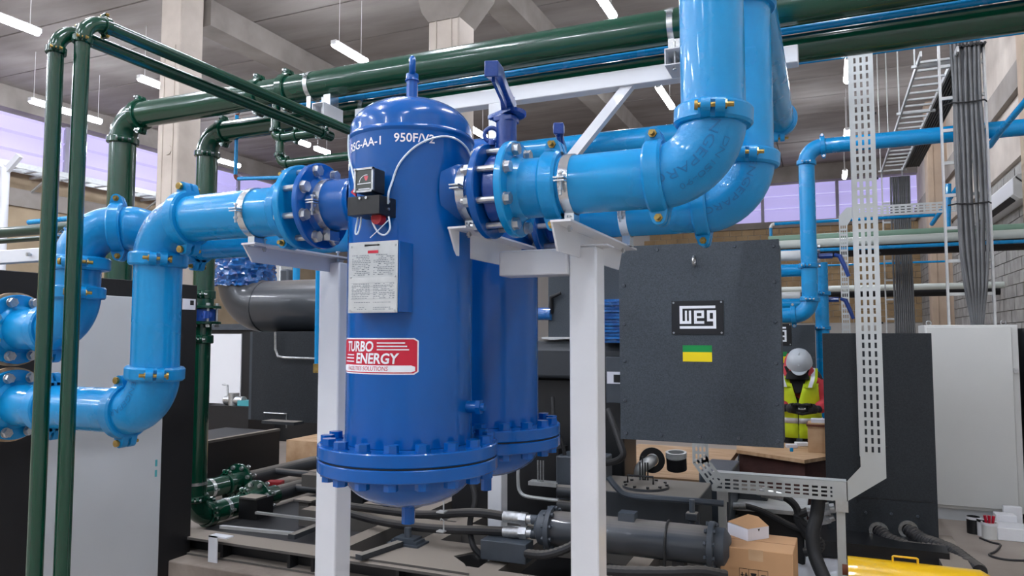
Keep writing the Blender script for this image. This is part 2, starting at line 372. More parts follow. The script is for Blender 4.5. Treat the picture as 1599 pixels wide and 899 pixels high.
# columns
def column(name, x, y, w, d, m, label, cap=True, zt=ZC+.05):
    b = MB().bb((x-w/2, y-d/2, 0), (x+w/2, y+d/2, zt)); 
    root = thing('concrete_column', label, 'column', (x, y, 0))
    b.build('shaft', m, root, bevel=.02)
    if cap:
        c = MB(); pr = [(-w/2-.17, zt), (w/2+.30, zt), (w/2+.30, 6.15), (w/2-.01, 5.80), (-w/2+.01, 5.80), (-w/2-.10, 5.95), (-w/2-.17, 6.2)]
        c.prism(pr, (x, y, 0), (1,0,0), (0,0,1), -d/2-.02, d/2+.02); c.build('capital', M['concd'], root)
    for s in (-1, 1): MB().bb((x+s*w*.25-.01, y-d/2-.012, .2), (x+s*w*.25+.01, y-d/2+.01, zt-1)).build('seam_rib', m, root)
    return root
c1 = column('c', -9.6, 8.6, .45, .45, M['column'], 'pale concrete column behind the green header elbow, left of the hall', cap=False)
MB().cyl((-9.6+.02, 8.36, 4.55), (-9.6+.02, 8.38, 4.55), .08, n=20).build('round_plate', M['column'], c1)
column('c', -4.6, 8.6, .46, .46, M['column'], 'pale concrete column rising behind the big green header above the vessel')
column('c', 2.68, 11.7, .30, .55, M['peach'], 'warm beige concrete column at the right edge of the photo', cap=False)
column('c', 2.54, 20.0, .48, .5, M['peach'], 'beige wall column far behind the wall cable ladder', cap=False)
# ---------------------------------------------------------------- lamps
lampmesh = {}
def lamp(p, L, label, group=None, ax=(0,1,0), rod=True):
    root = thing('hanging_lamp', label, 'lamp', p, group)
    k = round(L, 2)
    if k not in lampmesh:
        h = MB(); h.box((0,0,.045), (.09, L, .03)); 
        for s in (-1, 1): h.box((0, s*(L/2+.012), .02), (.1, .024, .07))
        d = MB().cyl((0,-L/2,0), (0,L/2,0), .06, n=14)
        r = MB().cyl((0, 0, .05), (0, 0, ZC-p[2]+.1), .005, n=6)
        lampmesh[k] = (h.mesh('housing', M['lampb']), d.mesh('diffuser', M['lamp']), r.mesh('hanger_rod', M['lampb']))
    h, d, r = lampmesh[k]
    for nm, me, yo in (('housing', h, 0), ('diffuser', d, 0), ('hanger_rod', r, -L*.35), ('hanger_rod', r, L*.35)):
        o = bpy.data.objects.new(nm, me); COL.objects.link(o); o.parent = root; o.location = (0, yo, 0); WT[o] = V(p)
G = 'suspended linear lamps'
LP = [((15,33),1.0,'long lamp at the upper left corner of the photo'), ((243,131),.8,'small lamp just left of the pale left column'),
 ((63,161),.45,'leftmost lamp of the trio above the lavender strip'), ((101,173),.45,'middle lamp of the trio above the lavender strip, between the two thin green pipes'),
 ((144,186),.45,'rightmost lamp of the trio above the lavender strip'), ((353,253),1.1,'lamp glowing behind the second green riser'),
 ((547,83),1.0,'lamp glowing just above the big green header'), ((473,223),.5,'farther lamp of the pair above the left flange'),
 ((503,235),.6,'nearer looking lamp of the pair above the left flange'), ((745,206),1.0,'lamp glowing at the right shoulder of the blue vessel'),
 ((946,8),.9,'lamp at the top edge above the green header'), ((1039,152),1.5,'long lamp shining between the white beam and the rear blue pipe'),
 ((1324,110),1.3,'nearest lamp of the row behind the slotted cable tray'), ((1322,211),1.1,'second lamp of the row behind the slotted cable tray, beside the far blue pipe'),
 ((1319,272),1.1,'farthest lamp of the row behind the slotted cable tray')]
for (px, py), L, lab in LP: lamp(onZ(px, py, 6.2), L*.85, lab)
hidden = 'bright linear lamp hanging outside the picture'
for x in (-14, -10.5, -7, -3.6, 0.2):
    for y in (-5.5, -2.2, 1.2, 4.6):
        lamp(V((x, y, 6.2)), 1.5, hidden, 'lamps beyond the picture edge')

# white cable ladder along the left wall under the lavender strip
lw = thing('cable_ladder', 'white cable ladder along the left wall under the lavender strip', 'cable ladder', (XL+.5, 16, 5.3))
for s_ in (0, .5): MB().bb((XL+.2+s_, 7, 5.28), (XL+.23+s_, YF-.4, 5.4)).build('rail', M['galv'], lw)
mr = MB().bb((0, 0, 0), (.5, .06, .03)).mesh('rung', M['galv'])
for i in range(42):
    r_ = bpy.data.objects.new('rung', mr); COL.objects.link(r_); r_.parent = lw; r_.location = V((XL+.22, 7.2+.44*i, 5.29))-WT[lw]; WT[r_] = WT[lw]
for i in range(6): MB().bb((XL, 8+3*i, 5.22), (XL+.8, 8.06+3*i, 5.28)).bar((XL, 8.03+3*i, 4.9), (XL+.7, 8.03+3*i, 5.24), .04, .04).build('bracket', M['galv'], lw)
q = onD(6, 300, 14.5); wp = thing('white_post', 'white post with forked top at the left edge far behind', 'post', (q.x, q.y, 0)); zt_ = onD(8, 262, 14.5).z
MB().cyl((q.x, q.y, 0), (q.x, q.y, zt_), .09, n=16).build('shaft', M['white'], wp)
for s_ in (-1, 1): MB().bar((q.x, q.y, zt_-.1), (q.x+.28*s_, q.y+.1*s_, zt_+.25), .1, .1).build('fork_arm', M['white'], wp)
# ================================================================ FRONT PIPEWORK (axis plane y = Y1), second line (y = Y2)
Y1, Y2, ZP, RP = 1.97, 2.50, 2.03, .084
def XA(px, y=Y1, py=300): return onY(px, py, y).x
def pframe(a): return frame(a)
def embossed(root_elbow, arc, r, txt, size, off, m, phi0):
    """raised casting letters following an elbow; arc = centreline points"""
    vs, fs = textmesh(txt, size, .0); L = max(v[0] for v in vs)
    tq = arc[-1]-arc[0]; oq = arc[len(arc)//2]-(arc[0]+arc[-1])/2
    if tq.x*oq.z-tq.z*oq.x < 0: arc = arc[::-1]
    n = len(arc)-1; seg = sum((arc[i+1]-arc[i]).length for i in range(n)); cen = None
    a0, a1 = arc[0], arc[-1]; t0 = (arc[1]-arc[0]).normalized(); t1 = (arc[-1]-arc[-2]).normalized()
    ax = t0.cross(t1).normalized(); out = []
    for x, y, z in vs:
        s = (x-L/2)/seg/(1-.55*math.cos(phi0)*.5)+.5; s = max(0, min(.999, s)); i = int(s*n); f = s*n-i
        c = arc[i].lerp(arc[i+1], f); t = (arc[i+1]-arc[i]).normalized(); nrm = t.cross(ax)  # outward from bend
        if nrm.dot(arc[n//2]-(a0+a1)/2) < 0: nrm = -nrm
        side = V((0,-1,0)); ph = phi0 + y/r
        out.append(c + (side*math.cos(ph) + nrm*math.sin(ph))*(r*1.035+off))
    return MB().add(out, fs).build('casting_letters', m, root_elbow, smooth=False)
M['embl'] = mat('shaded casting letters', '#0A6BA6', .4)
# ---- right front pipe: flange, spool, coupling, elbow, riser
xF = XA(806); xC1 = XA(868); xE = XA(1114, Y1, 200)
rt = thing('air_pipe', 'light blue pipe from the right valve, bending up as the nearest big riser', 'pipe', (xF, Y1, ZP))
arcs = run(rt, [(xF+.03, Y1, ZP), (xE, Y1, ZP), (xE, Y1, 3.3)], RP, .15, M['lblue'], M['castblue'])
elb = [c for c in rt.children if c.name.startswith('elbow')][0]
embossed(elb, arcs[0], RP, 'ENGEPARO', .034, .0012, M['embl'], .12)
embossed(elb, arcs[0], RP, 'DN150-90', .024, .0012, M['embl'], .62)
coupling(rt, (xC1, Y1, ZP), (1,0,0), RP, (0,0,1), M['castblue'], w=.052)
MB().tube([(xF+.02, Y1, ZP), (xC1-.02, Y1, ZP)], RP*1.04, 36).build('spool', M['castblue'], rt)
f = flange(rt, (xF-.012, Y1, ZP), (1,0,0), RP, .1425, .024, M['lblue'], .03)
strapclamp(rt, (XA(893), Y1, ZP), (1,0,0), RP, M['strap'])
# weld seam
# ---- right front valve between vessel nozzle and pipe
xV = XA(766)
vv = thing('butterfly_valve', 'dark blue valve with long studs at the right shoulder of the front vessel', 'valve', (xV, Y1, ZP-.15))
fd = flange(vv, (xV-.012, Y1, ZP), (1,0,0), .086, .1425, .022, M['dblue'])
boltring(fd, ((xV+xF)/2, Y1, ZP), (1,0,0), .118, 8, .0195, xF-xV+.022, M['zinc'], ext=.03)
b = MB(); b.lathe([(.06, -.026), (.104, -.024), (.108, -.018), (.108, .018), (.104, .024), (.06, .026)], ((xV+xF)/2, Y1, ZP), (1,0,0), 40, closed=True)
b.build('valve_body', M['vblue'], vv)
xm = (xV+xF)/2+.01
b = MB(); b.cyl((xm, Y1, ZP+.09), (xm, Y1, ZP+.225), .031, n=20); b.cyl((xm, Y1, ZP+.12), (xm, Y1, ZP+.14), .03, n=20); b.bb((xm-.03, Y1-.03, ZP+.205), (xm+.03, Y1+.03, ZP+.222)); b.build('neck', M['vblue'], vv, bevel=.003)
# notched hand plate
pl = []; N = 48
for i in range(N):
    a = PI*1.25*i/(N-1)-.9; rr = .058 if i % 2 else .064; pl.append((rr*math.cos(a)+.0, rr*math.sin(a)))
MB().prism(pl, (xm-.005, Y1, ZP+.232), (1,0,0), (0,1,0), -.006, .006).build('notched_plate', M['vblue'], vv)
pB = V((xm+.008, Y1, ZP+.25)); pT = onD(767, 107, 1.77)
def lever(root, pB, pT, k=1, m=None):
    d = pT-pB; L = d.length; d.normalize(); s = d.cross(V((0,0,1))).normalized(); u = s.cross(d)
    b = MB(); n = 9
    for i in range(n):
        t0, t1 = i/n, (i+1)/n
        def sec(t):
            c = pB+d*L*t+u*(.022*math.sin(t*PI)*k); w = (.026-.012*math.sin(min(1, t*1.3)*PI*.9))*k*.9; h = (.017-.003*t)*k
            if t > .97: h = .02*k; w = .017*k
            return [c-s*w-u*h, c+s*w-u*h, c+s*w+u*h, c-s*w+u*h]
        if i == 0: ring = sec(0); b.v += ring; b.f.append((3,2,1,0))
        b.v += sec(t1); o = i*4
        for j in range(4): b.f.append((o+j, o+(j+1) % 4, o+4+(j+1) % 4, o+4+j))
    b.f.append((n*4, n*4+1, n*4+2, n*4+3))
    o = b.build('lever', m or M['vblue'], root, bevel=.003)
    g = MB().bar(pB+d*L*.25-u*.016*k, pT-d*L*.1-u*.012*k, .008*k, .02*k, u); g.build('trigger', M['vblue'], o)
    return o
lever(vv, pB, pT)
MB().cyl(pB+V((0,0,-.03)), pB+V((0,0,.03)), .019, n=6).build('stem_nut', M['vblue'], vv)
# lifting eye bolts on the valve flange
def eyebolt(name, root, p, R, r, m, ang=0, label=None):
    b = MB(); p = V(p); x = V((math.cos(ang), math.sin(ang), 0)); c = p+V((0,0,R+.012))
    b.tube([c+(x*math.cos(t)+V((0,0,1))*math.sin(t))*R for t in [2*PI*i/28 for i in range(28)]], r, 12, closed=True)
    b.cyl(p, p+V((0,0,.014)), r*1.9, n=20); return b.build(name, m, root, label=label)
eyebolt('eye_ring', vv, (xV+.012, Y1-.02, ZP+.135), .021, .0065, M['vblue'], .35)
# nozzle strap at the vessel
# ================================================================ VESSELS
CX, CY = -1.195, Y1
def vessel(cx, cy, label, detail=True):
    root = thing('filter_vessel', label, 'vessel', (cx, cy, 1.03)); R = .194
    b = MB(); b.lathe([(R-.02, 1.275), (R, 1.276), (R, 2.185), (R+.001, 2.199), (R+.004, 2.203), (R+.0055, 2.208), (R+.004, 2.213), (R-.001, 2.219), (R-.003, 2.235)] + [((R-.003)*math.cos(t), 2.235+.108*math.sin(t)) for t in [PI/2*i/14 for i in range(1, 15)]], (cx, cy, 0), (0,0,1), 72)
    b.build('shell', M['dblue'], root)
    f1 = MB().lathe([(.15, 1.237), (.272, 1.237), (.275, 1.240), (.275, 1.272), (.272, 1.275), (.15, 1.275)], (cx, cy, 0), (0,0,1), 72, closed=True).build('upper_flange', M['dblue'], root)
    MB().lathe([(.15, 1.232), (.268, 1.232), (.268, 1.237), (.15, 1.237)], (cx, cy, 0), (0,0,1), 48, closed=True).build('gasket', M['rubber'], root)
    MB().lathe([(.15, 1.195), (.272, 1.195), (.275, 1.198), (.275, 1.229), (.272, 1.232), (.15, 1.232)], (cx, cy, 0), (0,0,1), 72, closed=True).build('lower_flange', M['dblue'], root)
    me = studmesh(.0235, .080, .012, M['dblue']); n = 18
    for i in range(n):
        t = 2*PI*(i+.5)/n; inst(me, 'bolt', f1, (cx+.246*math.cos(t), cy+.246*math.sin(t), 1.235), (0,0,1), rnd.random()*6)
    b = MB(); b.lathe([(.2, 1.2)] + [(.2*math.cos(t), 1.195-.115*math.sin(t)) for t in [PI/2*i/12 for i in range(13)]], (cx, cy, 0), (0,0,1), 60)
    b.build('bottom_head', M['dblue'], root)
    b = MB(); b.cyl((cx, cy, 1.025), (cx, cy, 1.085), .021, n=8); b.build('drain_plug', M['dblue'], root)
    for s in (-1, 1):
        b = MB(); xx = cx+s*R; prof = [(.115, -.02), (.10, -.004), (.09, .008), (.0845, .022), (.084, .03)]
        b.lathe([(q, h-.01) for q, h in prof] + [(.084, (abs((xV if s > 0 else XA(497)) - xx) if cy < 2.2 else .12))], (xx, cy, ZP), (s,0,0), 44)
        b.build('nozzle', M['dblue'], root)
    return root
ve = vessel(CX, CY, 'front deep blue filter vessel with gauge, nameplate and red sticker')
v2x = onY(760, 500, Y2).x
ve2 = vessel(v2x, Y2, 'rear deep blue filter vessel, mostly behind the front one')
# lifting lug on top
b = MB(); b.cyl((CX, CY, 2.335), (CX, CY, 2.41), .0185, n=8); b.cyl((CX, CY, 2.408), (CX, CY, 2.42), .023, .018, n=24); b.build('lug_post', M['dblue'], ve)
tl = V((CX, CY, 0)); ang = math.atan2(CY, CX)
eyebolt('lifting_eye', ve, (CX, CY, 2.416), .026, .0105, M['dblue'], ang)
# drain stub low on the right of the shell, raised seam ring
PH0 = math.atan2(-CY, -CX)
def onshell(phi, z, off=0, R=.194): return V((CX+(R+off)*math.cos(phi), CY+(R+off)*math.sin(phi), z))
p = onshell(PH0+1.12, 1.385); d = V((math.cos(PH0+1.12), math.sin(PH0+1.12), 0))
b = MB(); b.cyl(p-d*.01, p+d*.03, .019, n=20); b.cyl(p+d*.03, p+d*.044, .023, n=6); b.cyl(p+d*.044, p+d*.055, .012, n=12); b.build('side_plug', M['dblue'], ve)
# lettering wrapped on the shell
def wraptext(parent, name, s, size, z, phi0, m, sx=1, bold=0, shear=0, lift=.0012, rise=0):
    vs, fs = textmesh(s, size, 0, sx, bold, shear); o = []
    for x, y, _ in vs: o.append(onshell(phi0+x/.194, z+y+rise*x, lift))
    return MB().add(o, fs).build(name, m, parent, smooth=False), max(v[0] for v in vs)
wraptext(ve, 'lettering', 'RSG-AA-1', .036, 2.153, PH0-1.22, M['wht'], sx=.98, bold=.0005, rise=.02)
wraptext(ve, 'lettering', '950F/V2', .036, 2.161, PH0-.27, M['wht'], sx=1.0, bold=.0005)
# red sticker: wrapped sheets
def wrapsheet(parent, name, ph0, ph1, z0, z1, m, lift, n=24, rr=.0):
    vs = []; fs = []
    for i in range(n+1):
        t = ph0+(ph1-ph0)*i/n; c = 0
        if rr:
            e = min(i, n-i)/n*(ph1-ph0)*.194; c = rr-math.sqrt(max(0, rr*rr-(rr-e)**2)) if e < rr else 0
        vs += [onshell(t, z0+c, lift), onshell(t, z1-c, lift)]
    for i in range(n): fs.append((2*i, 2*i+2, 2*i+3, 2*i+1))
    return MB().add(vs, fs).build(name, m, parent)
zs0, zs1 = 1.488, 1.592; q0, q1 = PH0-1.36, PH0+.13
st = thing('company_sticker', 'red and white company sticker wrapped on the front vessel below the nameplate', 'sticker', onshell(q1, zs0))
wrapsheet(st, 'white_border', q0, q1, zs0, zs1, M['wht'], .0008, rr=.008)
wrapsheet(st, 'red_field', q0+.02, q1-.02, zs0+.0035, zs1-.0035, M['red'], .0014, rr=.006)
wrapsheet(st, 'white_bar', q0+.035, q1-.05, zs0+.0065, zs0+.026, M['wht'], .002, rr=.004)
wraptext(st, 'letters', 'TURBO', .041, zs0+.066, q0+.17, M['wht'], sx=.90, bold=.0011, shear=.12, lift=.0022)
wraptext(st, 'letters', 'ENERGY', .041, zs0+.0315, q0+.44, M['wht'], sx=.94, bold=.0011, shear=.12, lift=.0022)
wraptext(st, 'letters', 'FACILITIES SOLUTIONS', .0175, zs0+.0105, q0+.2, M['red'], sx=.9, shear=.15, lift=.0026)
for k in range(3):
    wrapsheet(st, 'stripe', q0+.86, q1-.14-.03*k, zs0+.069+.0095*k, zs0+.0725+.0095*k, M['wht'], .0022, 8)
    wrapsheet(st, 'stripe', q0+.10+.03*k, q0+.39, zs0+.034+.0095*k, zs0+.0375+.0095*k, M['wht'], .0022, 6)
# ---- nameplate box, face towards -y
yp = CY-.194-.05
a = onY(545, 377, yp); c = onY(622, 488, yp); x0, x1 = a.x, c.x; z1, z0 = onY(583, 377, yp).z, onY(583, 488, yp).z
np_ = thing('nameplate', 'aluminium nameplate on a blue bracket on the front vessel', 'sign', ((x0+x1)/2, yp, z0))
MB().bb((x0+.004, yp+.004, z0+.002), (x1, yp+.075, z1-.002)).build('bracket', M['dblue'], np_)
MB().bb((x0, yp, z0), (x1-.004, yp+.003, z1)).build('plate', M['plate'], np_)
W_, H_ = x1-x0-.004, z1-z0; zh = z0+H_*.495
MB().bb((x0+.003, yp-.0008, z0+.004), (x1-.007, yp, zh)).build('lower_plate', M['galv'], np_)
b = MB()
for (u, v) in ((.05,.94),(.95,.94),(.05,.5),(.95,.5),(.05,.03),(.95,.03)): b.cyl((x0+W_*u, yp+.001, z0+H_*v), (x0+W_*u, yp-.0025, z0+H_*v), .003, n=10)
b.build('rivets', M['zinc'], np_, kind='stuff')
b = MB(); ya = yp-.0012
b.add([(x0+W_*.33, ya, z0+H_*.935), (x0+W_*.6, ya, z0+H_*.94), (x0+W_*.6, ya, z0+H_*.932), (x0+W_*.66, ya, z0+H_*.948), (x0+W_*.6, ya, z0+H_*.966), (x0+W_*.6, ya, z0+H_*.957), (x0+W_*.33, ya, z0+H_*.965)], [tuple(range(7))])
b.build('flow_arrow', M['ink'], np_)
MB().bb((x0+W_*.4, ya, z0+H_*.835), (x0+W_*.61, ya+.0006, z0+H_*.875)).build('red_logo_patch', M['red'], np_)
b = MB(); rr = random.Random(3)
rows = [.805,.78,.755,.73,.705,.68,.655,.63,.605,.58,.555,.53] + [.40,.375,.35,.325,.30,.275,.25,.225,.2,.14,.07,.045]
for v in rows:
    for (u0, u1) in ((.08,.45), (.52,.93)):
        x = u0
        while x < u1-.02:
            w = rr.uniform(.015,.05)
            if rr.random() < .75: b.add([(x0+W_*x, yp-.0011, z0+H_*v), (x0+W_*(x+w), yp-.0011, z0+H_*v), (x0+W_*(x+w), yp-.0011, z0+H_*(v+.008)), (x0+W_*x, yp-.0011, z0+H_*(v+.008))], [(0,1,2,3)])
            x += w+.012
for v in (.415,.365,.315,.265,.19): b.add([(x0+W_*.06, yp-.0011, z0+H_*v), (x0+W_*.94, yp-.0011, z0+H_*v), (x0+W_*.94, yp-.0011, z0+H_*(v+.0025)), (x0+W_*.06, yp-.0011, z0+H_*(v+.0025))], [(0,1,2,3)])
b.build('small_print', M['navy'], np_, kind='stuff')
# ---- pressure gauge on black bracket
yg = CY-.194-.075
g0 = onY(555, 264, yg); g1 = onY(584, 299, yg); gx0, gx1 = g0.x, g1.x; gz1, gz0 = g0.z, g1.z
gg = thing('differential_gauge', 'square black pressure gauge on a black bracket on the front vessel', 'gauge', ((gx0+gx1)/2, yg, onY(570, 333, yg).z))
MB().bb((gx0+.001, yg, gz0), (gx1, yg+.055, gz1)).build('case', M['blacks'], gg, bevel=.003)
b = MB(); t = .0055
b.bb((gx0, yg-.006, gz0), (gx0+t, yg+.001, gz1)); b.bb((gx1-t, yg-.006, gz0), (gx1, yg+.001, gz1)); b.bb((gx0, yg-.006, gz0), (gx1, yg+.001, gz0+t)); b.bb((gx0, yg-.006, gz1-t), (gx1, yg+.001, gz1))
b.build('bezel', M['zinc'], gg)
MB().bb((gx0+t, yg-.003, gz0+t), (gx1-t, yg, gz1-t)).build('dial', M['glass'], gg)
gcx, gcz = gx0+(gx1-gx0)*.62, gz0+(gz1-gz0)*.36; Rg = (gx1-gx0)*.36
def sector(r0, r1, a0, a1, nm, m, y):
    vs = []; n = 12
    for i in range(n+1):
        q = a0+(a1-a0)*i/n; vs += [(gcx+r0*math.cos(q), y, gcz+r0*math.sin(q)), (gcx+r1*math.cos(q), y, gcz+r1*math.sin(q))]
    MB().add(vs, [(2*i, 2*i+1, 2*i+3, 2*i+2) for i in range(n)]).build(nm, m, gg)
M['pinkred'] = mat('gauge red band', '#D0606A', .5)
sector(Rg*1.0, Rg*1.08, 1.4, 3.0, 'white_scale', M['wht'], yg-.0035); sector(Rg*.35, Rg*.92, 1.25, 1.95, 'red_band', M['pinkred'], yg-.0035)
b = MB().add([(gx0+.010, yg-.004, gcz-.002), (gx1-.009, yg-.004, gcz-.001), (gx1-.009, yg-.004, gcz+.0015), (gx0+.010, yg-.004, gcz+.0005)], [(0,1,2,3)]); b.build('needle', M['wht'], gg)
MB().bb((gx0+.014, yg-.004, gz0+.008), (gx1-.012, yg-.0035, gz0+.0105)).build('caption_line', M['wht'], gg)
for (u, v) in ((0,0),(1,0),(0,1),(1,1)): MB().cyl((gx0+.004+u*(gx1-gx0-.008), yg-.006, gz0+.004+v*(gz1-gz0-.008)), (gx0+.004+u*(gx1-gx0-.008), yg-.010, gz0+.004+v*(gz1-gz0-.008)), .0035, n=10).build('screw', M['zinc'], gg)
yb = yg+.0; b0 = onY(543, 308, yb); b1 = onY(592, 333, yb)
MB().bb((b0.x, yb, b1.z), (b1.x, yb+.06, b0.z)).build('bracket', M['blacks'], gg, bevel=.001)
MB().bb((b0.x+.01, yb+.06, b1.z), (b1.x, CY-.17, b0.z)).build('bracket_arm', M['blacks'], gg)
for k in (0, 1):
    q = V((b0.x+(b1.x-b0.x)*(.4+.2*k), yb, b0.z-.006)); MB().cyl(q, q+V((0,-.004,0)), .004, n=10).build('screw', M['zinc'], gg)
    q = V((b1.x, yb+.045, b0.z-.012-.022*k)); MB().cyl(q, q+V((.004,0,0)), .0045, n=6).build('screw', M['zinc'], gg)
# red flow tags and cap
pr = onY(589, 341, yb+.03); MB().cyl(pr+V((0,-.006,0)), pr+V((0,.02,0)), .017, n=24).build('red_cap', M['redp'], gg)
pr = onY(552, 300, yb+.03); MB().prism([(-.008,0),(.008,.014),(.01,-.014)], pr, (1,0,0), (0,0,1), -.003, .003).build('red_tag', M['red'], gg)
# white tubing
def spline(pts, n=8):
    P = [V(p) for p in pts]; P = [P[0]*2-P[1]] + P + [P[-1]*2-P[-2]]; o = []
    for i in range(1, len(P)-2):
        for k in range(n):
            t = k/n; a, b_, c_, d_ = P[i-1], P[i], P[i+1], P[i+2]
            o.append(.5*((2*b_)+(-a+c_)*t+(2*a-5*b_+4*c_-d_)*t*t+(-a+3*b_-3*c_+d_)*t*t*t))
    o.append(P[-2]); return o
def shellpx(px, py, off=.006):
    """point of the photo's pixel on the front vessel's surface"""
    r = ray(px, py); cx, cy = CX, CY; R = .194+off; a = r.x*r.x+r.y*r.y; bq = -2*(r.x*cx+r.y*cy); c = cx*cx+cy*cy-R*R; D = bq*bq-4*a*c
    t = (-bq-math.sqrt(max(D, 0)))/(2*a); return CAM+r*t
tp = [onY(606, 318, yb+.04), onY(607, 300, yb+.03)] + [shellpx(x, y) for x, y in ((612,285),(622,258),(640,236),(662,221),(690,213),(712,217),(728,230),(736,246))]
solo(MB().tube(spline(tp), .0032, 8), 'tubing', M['tubew'], 'thin white tube arching from the gauge over the front vessel to the right', 'tube')
tp = [onY(556, 296, yb-.002), onY(553, 280, yb+.01), shellpx(549, 262), shellpx(545, 243), shellpx(544, 225, .008), shellpx(545, 210, .008)]
solo(MB().tube(spline(tp), .0032, 8), 'tubing', M['tubew'], 'short white tube climbing the left edge of the front vessel from the gauge', 'tube')
tp = [onY(560, 334, yb+.03), onY(557, 350, yb+.03), onY(555, 364, yb+.03), onY(559, 364, yb+.03), onY(563, 350, yb+.03), onY(564, 334, yb+.03)]
solo(MB().tube(spline(tp), .0026, 8), 'tubing', M['tubew'], 'narrow white tube loop hanging left below the gauge bracket', 'tube')
tp = [onY(580, 334, yb+.03), onY(583, 350, yb+.03), onY(592, 364, yb+.03), onY(602, 366, yb+.03), onY(609, 356, yb+.03), onY(607, 338, yb+.03)]
solo(MB().tube(spline(tp), .0026, 8), 'tubing', M['tubew'], 'wide white tube loop hanging right below the gauge bracket', 'tube')
tp = [onY(606, 344, yb+.02), onY(592, 358, yb+.02), onY(578, 371, yb+.02)]
solo(MB().tube(tp, .0014, 6), 'cable_tie', M['tubew'], 'white cable tie tail crossing the wide tube loop under the gauge', 'cable tie')
# ================================================================ LEFT FRONT PIPE
xFl = XA(483, Y1, 318); xD = XA(497, Y1, 318); xL = XA(246, Y1, 450); ZL = onY(190, 641, Y1).z
lt = thing('air_pipe', 'nearest light blue pipe on the left, dropping and turning to the lower left flange', 'pipe', (xL, Y1, ZL))
xG = XA(22, Y1, 637)
arcs = run(lt, [(xFl-.02, Y1, ZP-.005), (xL, Y1, ZP-.005), (xL, Y1, ZL), (xG, Y1, ZL)], RP, .145, M['lblue'], M['castblue'])
el = [c for c in lt.children if c.name.startswith('elbow')]
embossed(el[0], arcs[0][::-1], RP, 'ENGEPAR', .03, .0012, M['embl'], .35); embossed(el[1], arcs[1][::-1], RP, 'ENGEPAR', .03, .0012, M['embl'], -.1)
flange(lt, (xFl-.012, Y1, ZP), (-1,0,0), RP, .1425, .024, M['lblue'], .03)
xs1 = XA(448, Y1, 325)
MB().lathe([(RP, 0), (RP+.008, .004), (RP+.012, .03), (RP+.010, xFl-xs1-.03)], (xs1, Y1, ZP-.003), (1,0,0), 40).build('spool', M['castblue'], lt)
coupling(lt, (xs1+.01, Y1, ZP-.004), (1,0,0), RP, (0,0,1), M['castblue'], w=.04)
strapclamp(lt, (XA(402), Y1, ZP-.005), (1,0,0), RP, M['strap'])
strapclamp(lt, (xD+.055, Y1, ZP), (1,0,0), RP, M['strap'])
dl = flange(ve, (xD+.004, Y1, ZP), (1,0,0), RP, .1425, .022, M['dblue'], .02, name='nozzle_flange')
boltring(dl, ((xFl+xD)/2, Y1, ZP), (1,0,0), .118, 8, .021, xD-xFl+.046, M['zinc'], ext=.012)
cp = XA(78, Y1, 638); coupling(lt, (cp, Y1, ZL), (1,0,0), RP, (0,0,1), M['castblue'], w=.055)
def endflange(root, x, z):
    f = flange(root, (x-.012, Y1, z), (1,0,0), RP, .1425, .024, M['lblue'], .02)
    boltring(f, (x-.005, Y1, z), (1,0,0), .118, 8, .021, .06, M['zinc'], ext=.014)
    MB().lathe([(.05, 0), (.152, 0), (.152, .02), (.05, .02)], (x-.034, Y1, z), (1,0,0), 44, closed=True).build('plywood_ring', M['wood'], root, label='tan plywood ring')
    MB().cyl((x-.034, Y1, z), (x-.5, Y1, z), RP, n=24).build('stub', M['castblue'], root)
endflange(lt, xG, ZL)
# ================================================================ LEFT REAR PIPE (elbows forward to the upper left flange) + SECOND LINE
ZU = onY(22, 514, Y1).z; lu = thing('air_pipe', 'rear light blue pipe behind the vessels, ending at the upper left flange', 'pipe', (xG, Y1, ZU))
xU = onY(128, 440, Y1+.02).x; zt_ = onY(190, 357, Y1+.1).z
P = [(xG, Y1, ZU), (xU, Y1, ZU), (xU, Y1, zt_), onY(212, 352, Y1+.12), onY(293, 387, Y2), (onY(470, 388, Y2).x, Y2, ZP)]
P[3] = V((P[3].x, Y1+.12, zt_)); P[4] = V((P[4].x, Y2, ZP))
r2 = run(lu, P[:4], RP, .145, M['lblue'], M['castblue'])
e2 = [c for c in lu.children if c.name.startswith('elbow')]
embossed(e2[1], r2[1], RP, 'ENGEPAR', .028, .0012, M['embl'], .3)
MB().tube(spline([P[3]-V((.05,0,0)), P[3], P[3].lerp(P[4], .5), P[4], P[4]+V((.1,0,0))], 8), RP*1.03, 32).build('bend', M['castblue'], lu)
coupling(lu, P[4]+V((.06,0,0)), (1,0,0), RP, (0,0,1), M['castblue'])
coupling(lu, (XA(128,Y1,405), Y1, zt_-.15), (0,0,1), RP, (1.2,-1.6,0), M['castblue'])
MB().tube([P[4]+V((.1,0,0)), (v2x-.3, Y2, ZP)], RP, 32).build('pipe', M['lblue'], lu)
endflange(lu, xG, ZU)
xv2 = v2x-.31
fq = flange(lu, (xv2, Y2, ZP), (1,0,0), RP, .1425, .024, M['lblue'], .0); 
fq2 = flange(ve2, (xv2+.03, Y2, ZP), (1,0,0), RP, .1425, .024, M['dblue'], .0, name='nozzle_flange')
boltring(fq, (xv2+.03, Y2, ZP), (1,0,0), .118, 8, .021, .06, M['zinc'], ext=.014)
